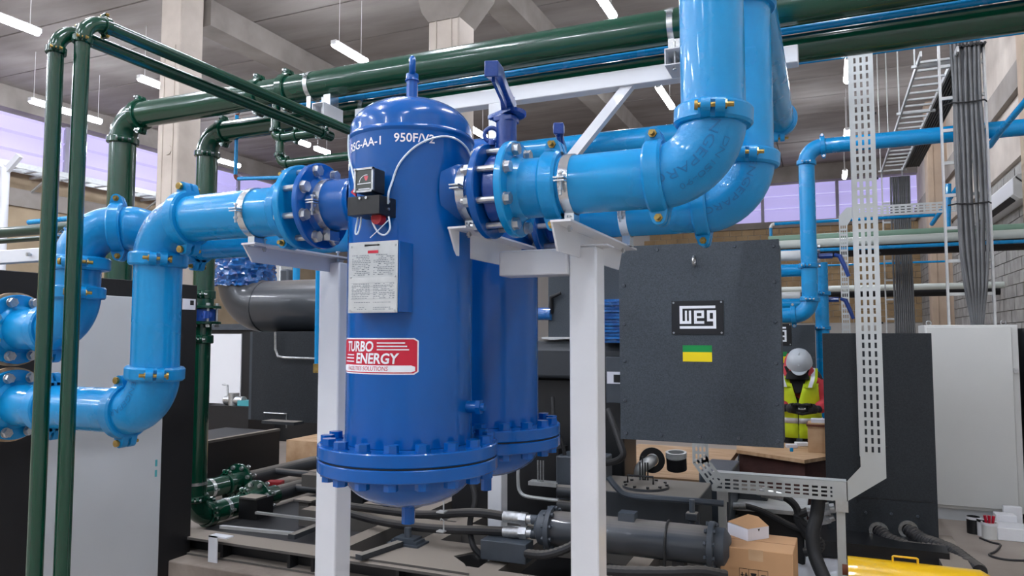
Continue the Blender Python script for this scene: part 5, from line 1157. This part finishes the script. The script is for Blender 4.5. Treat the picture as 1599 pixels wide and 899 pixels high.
# timber floor strip and round stubs beyond the reservoir
q0, q1 = onY(968, 730, 6.1), onY(1100, 700, 6.1); solo(MB().bb((q0.x-.2, 5.9, .42), (q1.x+.1, 7.6, .47)).bb((q0.x-.1, 6.0, 0), (q0.x, 7.5, .42)).bb((q1.x-.1, 6.0, 0), (q1.x, 7.5, .42)), 'plywood_sheet', M['wood'], 'pale plywood bench top behind the reservoir, under the charcoal cabinet', 'board')
q = onY(1018, 718, 5.6); rt_ = thing('pipe_stub', 'black round flange with a bent grey braided hose, under the charcoal cabinet', 'fitting', q-V((0,0,.1)))
MB().lathe([(.05, 0), (.095, 0), (.095, .03), (.05, .03)], q, (.3,-1,.1), 28, closed=True).build('flange', M['black'], rt_); MB().tube(spline([q+V((0,.05,0)), q+V((-.01,-.06,-.01)), q+V((-.06,-.1,-.05)), q+V((-.08,-.1,-.14))], 6), .045, 14).build('braided_hose', M['galv'], rt_)
q = onY(1056, 720, 5.6); rt_ = thing('round_cap', 'open black round port with pale rim, right of the braided hose', 'cap', q-V((0,0,.09)))
MB().cyl(q+V((0,.02,-.06)), q+V((0,0,.03)), .075, n=28).build('port', M['black'], rt_); MB().lathe([(.06,0),(.078,0),(.078,.04),(.06,.04)], q+V((0,0,.03)), (0,-.1,1), 28, closed=True).build('rim', M['galv'], rt_)
# pump clutter right of the reservoir, behind the tray legs
P_ = lambda x, y: onY(x, y, 5.7)
pp = thing('machine_block', 'dark machine block with top plate behind the slotted tray legs', 'machine', (P_(1190, 0).x, 5.9, 0))
MB().bb((P_(1092, 0).x, 5.3, 0), (P_(1136, 0).x, 5.9, P_(1100, 722).z)).build('left_block', M['dark'], pp, bevel=.01)
MB().bb((P_(1137, 0).x, 5.55, 0), (P_(1236, 0).x, 6.1, P_(1190, 790).z)).build('body', M['black'], pp, bevel=.01); MB().bb((P_(1137, 0).x, 5.5, P_(1190, 790).z), (P_(1240, 0).x, 6.1, P_(1190, 784).z)).build('top_plate', M['galv'], pp)
MB().bb((P_(1136,0).x, 5.75, P_(1160, 790).z), (P_(1180,0).x, 6.0, P_(1160, 768).z)).build('valve_block', M['darkd'], pp, bevel=.01)
MB().bb((P_(1236,0).x, 5.5, .1), (P_(1240,0).x, 5.56, P_(1190, 784).z)).build('edge_strip', M['galv'], pp)
Q_ = lambda x, y: onY(x, y, 5.45)
hose([Q_(1142, 790), Q_(1165, 790), Q_(1195, 800), Q_(1230, 818), Q_(1252, 828), Q_(1275, 850)], .02, 'hose with silver end running from the tray leg down to the right', ends=[0])
hose([Q_(1200, 770), Q_(1225, 776), Q_(1242, 790), Q_(1250, 812), Q_(1262, 822)], .026, 'upper arching hose with silver end behind the tray', ends=[0])
hose([Q_(1285, 795), Q_(1262, 798), Q_(1245, 808), Q_(1262, 835), Q_(1280, 845), Q_(1278, 858), Q_(1255, 862)], .03, 'grey looping hose at the foot of the dark enclosure', ridged=True, ends=[0])
hose([Q_(1285, 812), Q_(1265, 818), Q_(1255, 830), Q_(1270, 850)], .022, 'lower short hose with silver end at the dark enclosure', ends=[0])
# low black skid of the right machine
sk2 = solo(MB().bb((P_(1250,0).x, 5.75, .03), (P_(1600,0).x-.55, 5.95, .14)).bb((P_(1250,0).x, 5.95, 0), (P_(1600,0).x-.6, 7.0, .10)), 'machine_skid', M['blacks'], 'low black steel base under the tall dark enclosure', 'skid')
q0 = onZ(1462, 848, .1); q1 = onZ(1505, 899, .08)
solo(MB().bar(onZ(1466, 845, .05), onZ(1506, 915, .05), .17, .1), 'steel_beam', M['skid'], 'dusty steel beam end lying on the floor right of the enclosure hoses', 'beam')

# loose members and thin rods lying across the skid bay at left
for i, (a, c, w, m, lab, nm) in enumerate((((345, 822), (470, 834), .03, 'galv', 'thin pale rod lying along the skid, nearest one', 'rod'), ((400, 800), (500, 812), .025, 'galv', 'thin pale rod lying along the skid, farther one', 'rod'),
      ((455, 838), (500, 820), .05, 'darkd', 'short dark bar lying askew on the skid bay', 'bar'), ((560, 870), (625, 848), .05, 'darkd', 'dusty bar slanting across the skid right of the left post', 'bar'))):
    p, q = onZ(*a, .34), onZ(*c, .34)
    solo(MB().bar(p, q, w, w*.6), nm, M[m], lab, nm)
for i, px in enumerate((395, 480, 590, 720, 830)):
    q = onY(px, 800, 5.0); solo(MB().bb((q.x-.05, 4.95, .03), (q.x+.05, 5.05, .2+.03*(i % 3))).bb((q.x-.09, 4.93, .2+.03*(i % 3)), (q.x+.09, 5.07, .215+.03*(i % 3))), 'pipe_rest', M['skid'], ['leftmost','second from left','middle','fourth from left','rightmost'][i]+' small dusty pipe rest inside the skid', 'support')
# ================================================================ SMALL THINGS
# cardboard box with a white box on top
zb = .524; YB_ = 3.93; a = onY(1124, 845, YB_); c = onY(1238, 858, YB_); w = c.x-a.x; d = .33
cx, cy = a.x, YB_; rz = -.03
ux = V((math.cos(rz), math.sin(rz), 0)); uy = V((-math.sin(rz), math.cos(rz), 0)); o = V((cx, cy, 0))
cb = thing('cardboard_box', 'large brown cardboard box below the slotted tray, a white box on it', 'box', o+ux*w/2+uy*d/2)
MB().prism([(0,0),(w,0),(w,d),(0,d)], o, ux, uy, 0, zb).build('carton', M['cardboard'], cb, bevel=.004)
b = MB(); b.prism([(w*.0,d/2-.001),(w,d/2-.001),(w,d/2+.001),(0,d/2+.001)], o, ux, uy, zb, zb+.0006); b.build('flap_seam', M['rust'], cb)
b = MB(); b.prism([(w*.40,-.0004),(w*.60,-.0004),(w*.60,0),(w*.40,0)], o, ux, uy, zb-.055, zb); b.build('tape', M['wood'], cb)
# print: three handling symbols in a frame
b = MB(); x0, x1 = w*.27, w*.66; zt_ = zb-.098; h_ = .10
def fr(u0, u1, v0, v1): b.prism([(u0,-.0009),(u1,-.0009),(u1,-.0002),(u0,-.0002)], o, ux, uy, v0, v1)
fr(x0, x1, zt_-.002, zt_); fr(x0, x1, zt_-h_, zt_-h_+.002)
for k in range(4): u = x0+(x1-x0)*k/3; fr(u-.001, u+.001, zt_-h_, zt_)
u1 = (x1-x0)/3
for k in (.3, .7):
    u = x0+u1*k; fr(u-.0025, u+.0025, zt_-.07, zt_-.02); b.prism([(u-.008,-.0009),(u+.008,-.0009),(u+.008,-.0002),(u-.008,-.0002)], o, ux, uy, zt_-.035, zt_-.03)
u = x0+u1*1.5
for i in range(6): fr(u-.014+.002*i, u+.014-.002*i, zt_-.025-.006*i, zt_-.019-.006*i)
fr(u-.0015, u+.0015, zt_-.085, zt_-.05); fr(u-.012, u+.012, zt_-.088, zt_-.085)
u = x0+u1*2.5; fr(u-.014, u+.002, zt_-.075, zt_-.03); fr(u+.004, u+.012, zt_-.05, zt_-.022); fr(u-.01, u+.014, zt_-.026, zt_-.022)
b.build('handling_symbols', M['ink'], cb, kind='stuff')
# white box
q = onZ(1168, 845, zb+.001); ang = math.radians(48); ax = V((math.cos(ang), math.sin(ang), 0)); ay = V((-math.sin(ang)*1, math.cos(ang)*1, 0))
wb_ = thing('white_box', 'small white box with brown lid lying on the cardboard box', 'box', q)
L1, L2 = .145, .155; hh = .062
MB().prism([(0,0),(L1,0),(L1,L2),(0,L2)], q, ax, ay, 0, hh).build('carton', M['paper'], wb_, bevel=.001)
b = MB(); b.add([q+V((0,0,hh+.001)), q+ax*L1+V((0,0,hh+.001)), q+ax*(L1+.0)+ay*L2+V((0,0,hh+.03)), q+ay*L2+V((0,0,hh+.006)), q+ax*L1+ay*L2*.5+V((0,0,hh+.034))], [(0,1,4),(0,4,2,3)])
b.build('lid', M['cardboard'], wb_, label='brown inner side of the lid')
q2 = q+ax*.075-ay*.0006+V((0,0,hh-.012)); MB().add([q2+ax*t1+V((0,0,z)) for t1, z in ((-.008,.006),(.008,.006),(.0,-.008))], [(0,1,2)]).build('arrow_mark', M['ink'], wb_)
# yellow rounded cover with handle
YY = 4.78; a = onY(1324, 885, YY).x; c = onY(1566, 890, YY).x; ry = .155
yc = thing('yellow_cover', 'bright yellow rounded metal cover with loop handle at the bottom edge', 'cover', ((a+c)/2, YY, 0))
b = MB(); b.cyl((a, YY, ry), (c-.1, YY, ry), ry, n=48); b.cyl((c-.1, YY, ry), (c+.03, YY, ry), ry, ry*.55, n=48); b.build('shell', M['yellow'], yc)
MB().bb((a+.02, YY-.14, 0), (c-.12, YY+.14, .06)).build('base', M['yellow'], yc)
h0, h1 = onY(1394, 872, YY).x, onY(1433, 872, YY).x; hz = onY(1410, 870, YY).z
b = MB(); b.tube([(h0, YY, ry*2-.01), (h0, YY, hz), (h0+.005, YY, hz+.002), (h1-.005, YY, hz+.002), (h1, YY, hz), (h1, YY, ry*2-.01)], .006, 8); b.build('handle', M['yellow'], yc)
MB().cyl((a-.03, YY, ry*1.5), (a+.0, YY, ry*1.5), .03, n=14).build('end_bush', M['rust'], yc)
# hanging black cable and floor sheet
zt_ = onY(1280, 765, YT).z
hose([(onY(1280, 765, YT).x, YT+.05, zt_+.05), onY(1276, 800, YT+.05), onY(1269, 835, YT), onY(1273, 868, YT-.05), onY(1288, 905, YT-.15)], .043, 'thick black cable hanging from the slotted tray to the floor', 'rubber', n=14)
b = MB(); n = 14; q = [onZ(1195, 905, .004), onZ(1262, 840, .004), onZ(1325, 852, .004), onZ(1305, 915, .004)]
vs = []
for i in range(n+1):
    for j in range(n+1): p = q[0].lerp(q[3], i/n).lerp(q[1].lerp(q[2], i/n), j/n); vs.append((p.x, p.y, .004+rnd.random()*.02))
b.add(vs, [(i*(n+1)+j, (i+1)*(n+1)+j, (i+1)*(n+1)+j+1, i*(n+1)+j+1) for i in range(n) for j in range(n)])
tag(b.build('plastic_sheet', M['sheet']), 'wrinkled white plastic sheet on the floor by the hanging black cable', 'sheet')
# foam and pots on the floor at right
def F(x, y): return onZ(x, y, 0)
def fbox(px0, px1, pyb, pyt, dep, name, m, lab, cat, rz=0, bevel=.006):
    a = F(px0, pyb); c = onY(px1, pyb, a.y); h = onY(px0, pyt, a.y).z; w = c.x-a.x
    return solo(MB().box(((a.x+c.x)/2, a.y+dep/2, h/2), (w, dep, h), rz), name, m, lab, cat, bevel=bevel)
fbox(1558, 1625, 843, 823, .22, 'foam_slab', M['foam'], 'white foam slab lying at the right edge in front of the light cabinet', 'foam')
fbox(1556, 1590, 832, 803, .12, 'foam_block', M['foam'], 'white foam block behind the lying slab', 'foam')
fbox(1568, 1598, 826, 790, .05, 'foam_board', M['foam'], 'upright white foam board leaning at the light cabinet', 'foam')
def pot(px, pyb, pyt, rpx, lab, m, m2, name='paint_can'):
    a = F(px, pyb); h = onY(px, pyt, a.y).z; r = rpx*a.y/1140/1.1; root = thing(name, lab, 'can', a)
    b = MB().lathe([(0,0),(r,0),(r,h),(r*.88,h),(r*.88,.02),(0,.02)], a, (0,0,1), 24); b.build('body', m, root)
    MB().lathe([(r,h-.02),(r*1.06,h-.02),(r*1.06,h),(r,h)], a, (0,0,1), 24, closed=True).build('rim', m2, root); return root, a, h, r
pot(1521, 832, 806, 9, 'dark paint can with white drips, left of the foam pieces', M['blacks'], M['foam'])
pot(1535, 836, 810, 7, 'pale paint can with dark opening between the pots', M['foam'], M['blacks'])
r_, a_, h_, rr_ = pot(1546, 840, 815, 10, 'white pot holding small red tools in front of the foam', M['acw'], M['foam'], 'pot')
for k in range(3): solo(MB().tube([a_+V((.01*k-.01, 0, .03)), a_+V((.03*k-.03, 0, h_+.05))], [.006, .012], 8), 'marker', M['red'], ['left','middle','right'][k]+' red tool handle sticking out of the white pot', 'tool')
pts = [F(1530, 841), F(1548, 848), F(1562, 852), F(1555, 862), F(1545, 868), F(1570, 875), F(1610, 877)]
for p in pts: p.z = .008
solo(MB().tube(spline(pts, 6), .008, 6), 'floor_cord', M['rubberd'], 'thin dark cord winding on the floor at lower right', 'cord')
# ================================================================ WORK TABLE
YTb = 6.75; cn = onY(1256, 718, YTb-.1); tz = cn.z
tb = thing('work_table', 'low work table with plywood top in front of the worker', 'table', (cn.x, cn.y, 0))
A = onZ(1150, 702, tz); C = onZ(1256, 718, tz); D = onZ(1300, 711, tz); B = onZ(1150, 690, tz)
E = onZ(1300, 690, tz)
pl = [(A.x, A.y), (C.x, C.y), (D.x, D.y), (E.x, E.y), (B.x, B.y)]
MB().prism(pl, (0,0,tz-.03), (1,0,0), (0,1,0), 0, .03).build('tabletop', M['wood'], tb)
s_ = [(x*.97+C.x*.03, y+.05) for x, y in pl]; MB().prism(s_, (0,0,0), (1,0,0), (0,1,0), .0, tz-.031).build('crate_base', M['brick'], tb)

q = onZ(1262, 706, tz); q1 = onY(1290, 706, q.y); hz = onY(1262, 660, q.y).z-tz
wx = thing('wooden_box', 'small wooden box standing on the table beside the worker', 'box', (q.x, q.y, tz))
MB().bb((q.x, q.y, tz), (q1.x+.1, q.y+.2, tz+hz)).build('body', M['wood'], wx, bevel=.004); MB().bb((q.x-.01, q.y-.01, tz+hz-.03), (q1.x+.11, q.y+.21, tz+hz-.012)).build('lid_edge', M['rust'], wx)
MB().bb((q.x+.03, q.y+.03, tz+hz), (q.x+.2, q.y+.15, tz+hz+.03)).build('paper_on_lid', M['paper'], wx)
for i, (px, py, w, m, lab, nm) in enumerate(((1236, 697, .10, 'paper', 'white folded cloth on the table left of the wooden box', 'cloth'), (1252, 694, .12, 'foam', 'white packet on the table behind the folded cloth', 'packet'), (1236, 703, .03, 'lblue', 'tiny blue cap lying on the table front', 'cap'))):
    q = onZ(px, py+2, tz); solo(MB().box(q+V((0,0,.018)), (w, w*.6, .034), .3), nm, M[m], lab, nm, bevel=.006)
# ================================================================ WORKER
def skinobj(name, verts, edges, radii, m, parent, root_i=0, sub=2):
    off = WT[parent]; me = bpy.data.meshes.new(name); me.from_pydata([tuple(V(v)-off) for v in verts], edges, []); me.materials.append(m)
    o = bpy.data.objects.new(name, me); COL.objects.link(o); o.parent = parent; WT[o] = off
    s = o.modifiers.new('skin', 'SKIN'); sv = me.skin_vertices[0].data
    for i, r in enumerate(radii): sv[i].radius = (r, r) if not isinstance(r, tuple) else r
    sv[root_i].use_root = True; s.use_smooth_shade = True
    u = o.modifiers.new('sub', 'SUBSURF'); u.levels = sub; u.render_levels = sub; return o
YWk = 7.55; hc = onY(1248, 562, YWk)      # helmet centre
hd = hc+V((0, 0, -.02)); wk = thing('person', 'worker in grey hard hat and yellow green vest, looking down at his gloved hands', 'person', (hc.x-.01, YWk+.12, 0))
cx, cy = hc.x-.02, YWk+.16
zsh = onY(1250, 590, YWk).z; lh = onY(1237, 637, YWk-.22); rh = onY(1268, 638, YWk-.22)
# body: one continuous surface
vb = [(cx, cy, .86), (cx, cy, 1.02), (cx, cy-.01, 1.18), (cx, cy-.02, zsh-.02), (cx, cy-.07, zsh+.07),
      (cx-.17, cy-.01, zsh-.03), (cx-.24, cy-.03, zsh-.25), (lh.x-.05, lh.y+.06, lh.z-.01), (cx+.17, cy-.01, zsh-.03), (cx+.24, cy-.03, zsh-.25), (rh.x+.05, rh.y+.06, rh.z-.01),
      (cx-.09, cy, .80), (cx-.10, cy-.02, .45), (cx-.11, cy+.02, .08), (cx-.11, cy-.10, .05), (cx+.09, cy, .80), (cx+.10, cy-.02, .45), (cx+.11, cy+.02, .08), (cx+.11, cy-.10, .05)]
eb = [(0,1),(1,2),(2,3),(3,4),(3,5),(5,6),(6,7),(3,8),(8,9),(9,10),(0,11),(11,12),(12,13),(13,14),(0,15),(15,16),(16,17),(17,18)]
rb = [.14,.145,.15,.12,.062,.085,.06,.042,.085,.06,.042,.095,.065,.05,.045,.095,.065,.05,.045]
skinobj('body', vb, eb, rb, M['trousers'], wk)
jr = [(cx, cy, .95), (cx, cy-.01, 1.18), (cx, cy-.02, zsh-.01), (cx-.17, cy-.01, zsh-.02), (cx-.245, cy-.03, zsh-.25), (lh.x-.06, lh.y+.07, lh.z), (cx+.17, cy-.01, zsh-.02), (cx+.245, cy-.03, zsh-.25), (rh.x+.06, rh.y+.07, rh.z)]
skinobj('jacket', jr, [(0,1),(1,2),(2,3),(3,4),(4,5),(2,6),(6,7),(7,8)], [.16,.165,.135,.098,.072,.056,.098,.072,.056], M['jacket'], wk)
# vest: shell with open front
def ell(z, rx, ry, yc, a0=-1.28, a1=2*PI-1.86, n=26):
    return [(cx+rx*math.cos(a0+(a1-a0)*i/n), yc+ry*math.sin(a0+(a1-a0)*i/n), z) for i in range(n+1)]
lev = [(.62,.215,.165,cy),(.75,.21,.17,cy),(.92,.205,.18,cy-.01),(1.06,.205,.185,cy-.015),(1.14,.205,.185,cy-.02)]
def vband(z0, z1, grow, m, nm):
    b = MB(); vs = []; rows = []
    def at(z):
        for (za, xa, ya, ca_), (zb2, xb2, yb2_, cb2) in zip(lev, lev[1:]):
            if za <= z <= zb2+1e-6: t = (z-za)/(zb2-za); return xa+(xb2-xa)*t+grow, ya+(yb2_-ya)*t+grow, ca_+(cb2-ca_)*t
        return lev[-1][1]+grow, lev[-1][2]+grow, lev[-1][3]
    k = max(1, int((z1-z0)/.08))
    for j in range(k+1):
        z = z0+(z1-z0)*j/k; rx, ry, yc = at(z); gap = .02+max(0, (z-.95))*1.3; vs += ell(z, rx, ry, yc, -PI/2+gap, 1.5*PI-gap)
    N_ = 27; b.add(vs, [(j*N_+i, j*N_+i+1, (j+1)*N_+i+1, (j+1)*N_+i) for j in range(k) for i in range(26)])
    o = b.build(nm, m, wk); s = o.modifiers.new('solid', 'SOLIDIFY'); s.thickness = .006; return o
vband(.62, 1.14, 0, M['vest'], 'vest'); vband(.76, .81, .006, M['reflect'], 'reflective_band'); vband(.90, .945, .006, M['reflect'], 'reflective_band')
for s in (-1, 1):
    pts = [(cx+s*.10, cy-.195, 1.10), (cx+s*.125, cy-.17, 1.18), (cx+s*.13, cy-.10, zsh+.055), (cx+s*.13, cy+.02, zsh+.085), (cx+s*.12, cy+.13, zsh+.02), (cx+s*.11, cy+.165, 1.12)]
    b = MB(); vs = []
    for p in spline(pts, 4): vs += [p+V((-.05,0,0)), p+V((.05,0,0))]
    n = len(vs)//2; b.add(vs, [(2*i, 2*i+1, 2*i+3, 2*i+2) for i in range(n-1)]); o = b.build('shoulder_panel', M['vest'], wk); q = o.modifiers.new('solid', 'SOLIDIFY'); q.thickness = .006
    b = MB(); vs = []
    for p in spline(pts[:4], 4): vs += [p+V((s*.01-.018,-.007,.006)), p+V((s*.01+.018,-.007,.006))]
    n = len(vs)//2; b.add(vs, [(2*i, 2*i+1, 2*i+3, 2*i+2) for i in range(n-1)]); b.build('reflective_strip', M['reflect'], wk)
# dark hoodie chest, red hood, head tilted down, face, hard hat
MB().prism([(-.12,.13),(.12,.13),(.03,-.12),(-.02,-.13)], (cx, cy-.165, zsh-.02), (1,0,0), (0,.12,1), -.02, .02).build('dark_hoodie', M['cloth'], wk, bevel=.01)
b = MB(); b.loft([((cx, cy-.06, zsh+.02), .165, .13, 0), ((cx, cy-.07, zsh+.07), .15, .12, 0), ((cx, cy-.08, zsh+.12), .125, .11, 0), ((cx, cy-.07, zsh+.18), .115, .105, 0), ((cx, cy-.05, zsh+.23), .09, .09, 0)], 24); b.build('hood', M['jacket'], wk, label='red hood')
b = MB(); b.loft([((cx, cy-.17, zsh-.01), .11, .07, 0), ((cx, cy-.17, zsh+.03), .10, .07, 0), ((cx, cy-.165, zsh+.07), .085, .06, 0)], 20); b.build('neck_scarf', M['cloth'], wk)
T_ = Matrix.Rotation(math.radians(38), 3, 'X'); H = V((hc.x, YWk-.0, hc.z-.035))
def hp(x, y, z): return H+T_ @ V((x, y, z))
b = MB(); vs = []; n = 20; m_ = 14
for j in range(m_+1):
    ph = -PI/2+PI*j/m_; z = .115*math.sin(ph); r = math.cos(ph)
    for i in range(n):
        t = 2*PI*i/n; x = .076*r*math.cos(t)*(1-.18*max(0, -math.sin(ph))); y = .095*r*math.sin(t); vs.append(hp(x, y, z-.02))
b.add(vs, [(j*n+i, j*n+(i+1) % n, (j+1)*n+(i+1) % n, (j+1)*n+i) for j in range(m_) for i in range(n)]); b.build('head', M['skin'], wk)
b = MB(); b.add([hp(-.013,-.088,-.035), hp(.013,-.088,-.035), hp(0,-.115,-.038), hp(0,-.09,.0)], [(0,1,2),(0,2,3),(1,3,2)]); b.build('nose', M['skin'], wk)
for s in (-1, 1):
    MB().lathe([(0,.008),(.008,.005),(.01,0)], hp(s*.028,-.086,-.0), T_ @ V((0,-1,0)), 12).build('eye', M['ink'], wk); MB().tube([hp(s*.078,.0,-.02), hp(s*.088,.008,.005), hp(s*.085,.02,-.04)], .012, 8).build('ear', M['skin'], wk)
MB().tube([hp(-.022,-.085,-.075), hp(0,-.09,-.073), hp(.022,-.085,-.075)], .005, 6).build('mouth', M['jacket'], wk)
b = MB(); vs = []; 
prof = [(.001,.125),(.05,.118),(.088,.092),(.110,.05),(.118,.01),(.120,-.012),(.116,-.016)]
for r, z in prof:
    for i in range(28):
        t = 2*PI*i/28; k = 1.12; vs.append(hp(r*math.cos(t), r*math.sin(t)*k, z+.02))
b.add(vs, [(j*28+i, j*28+(i+1) % 28, (j+1)*28+(i+1) % 28, (j+1)*28+i) for j in range(len(prof)-1) for i in range(28)]); hm = b.build('hard_hat', M['helmet'], wk)
MB().prism([(.118*math.cos(t), .132*math.sin(t)) for t in [PI+PI*i/14 for i in range(15)]]+[(.09*math.cos(t), .18*math.sin(t)) for t in [2*PI-PI*i/14 for i in range(15)]], hp(0,0,.008), T_ @ V((1,0,0)), T_ @ V((0,1,0)), -.003, .003).build('brim', M['helmet'], wk)
MB().tube([hp(0,.12,.06), hp(0,.07,.122), hp(0,-.03,.142), hp(0,-.12,.07)], .009, 8).build('crown_ridge', M['helmet'], wk)
# gloved hands, five fingers each, meeting in front of the chest around a small part
for s, h in ((-1, lh), (1, rh)):
    ix = V((-s, 0, 0)); dn = V((0, -.3, -1)).normalized(); vv_ = [h+V((s*.05,.05,.0)), h+V((s*.01,0,0)), h+V((-s*.02,-.01,-.005))]; ee = [(0,1),(1,2)]; rr = [.045,.055,.048]
    for k, (off, ln) in enumerate(((.039,.08),(.013,.09),(-.013,.085),(-.039,.07))):
        i0 = len(vv_); base = h+V((-s*.035, -.01, off)); vv_ += [base, base+ix*ln*.4+V((0,-.022,-.004)), base+ix*ln*.75+V((0,-.012,-.01)), base+ix*ln*.85+V((0,.012,-.014))]
        ee += [(2,i0),(i0,i0+1),(i0+1,i0+2),(i0+2,i0+3)]; rr += [.017,.016,.0145,.013]
    i0 = len(vv_); base = h+V((s*.0, -.03, .03)); vv_ += [base, base+V((-s*.03,-.02,.012)), base+V((-s*.055,-.018,.004))]; ee += [(1,i0),(i0,i0+1),(i0+1,i0+2)]; rr += [.0155,.0135,.0115]
    skinobj('glove', vv_, ee, rr, M['glove'], wk, sub=1)
solo(MB().cyl(lh+V((.055,-.03,0)), rh+V((-.055,-.03,-.0)), .012, n=12), 'metal_part', M['zinc'], 'small silver part held between the black gloves', 'part')
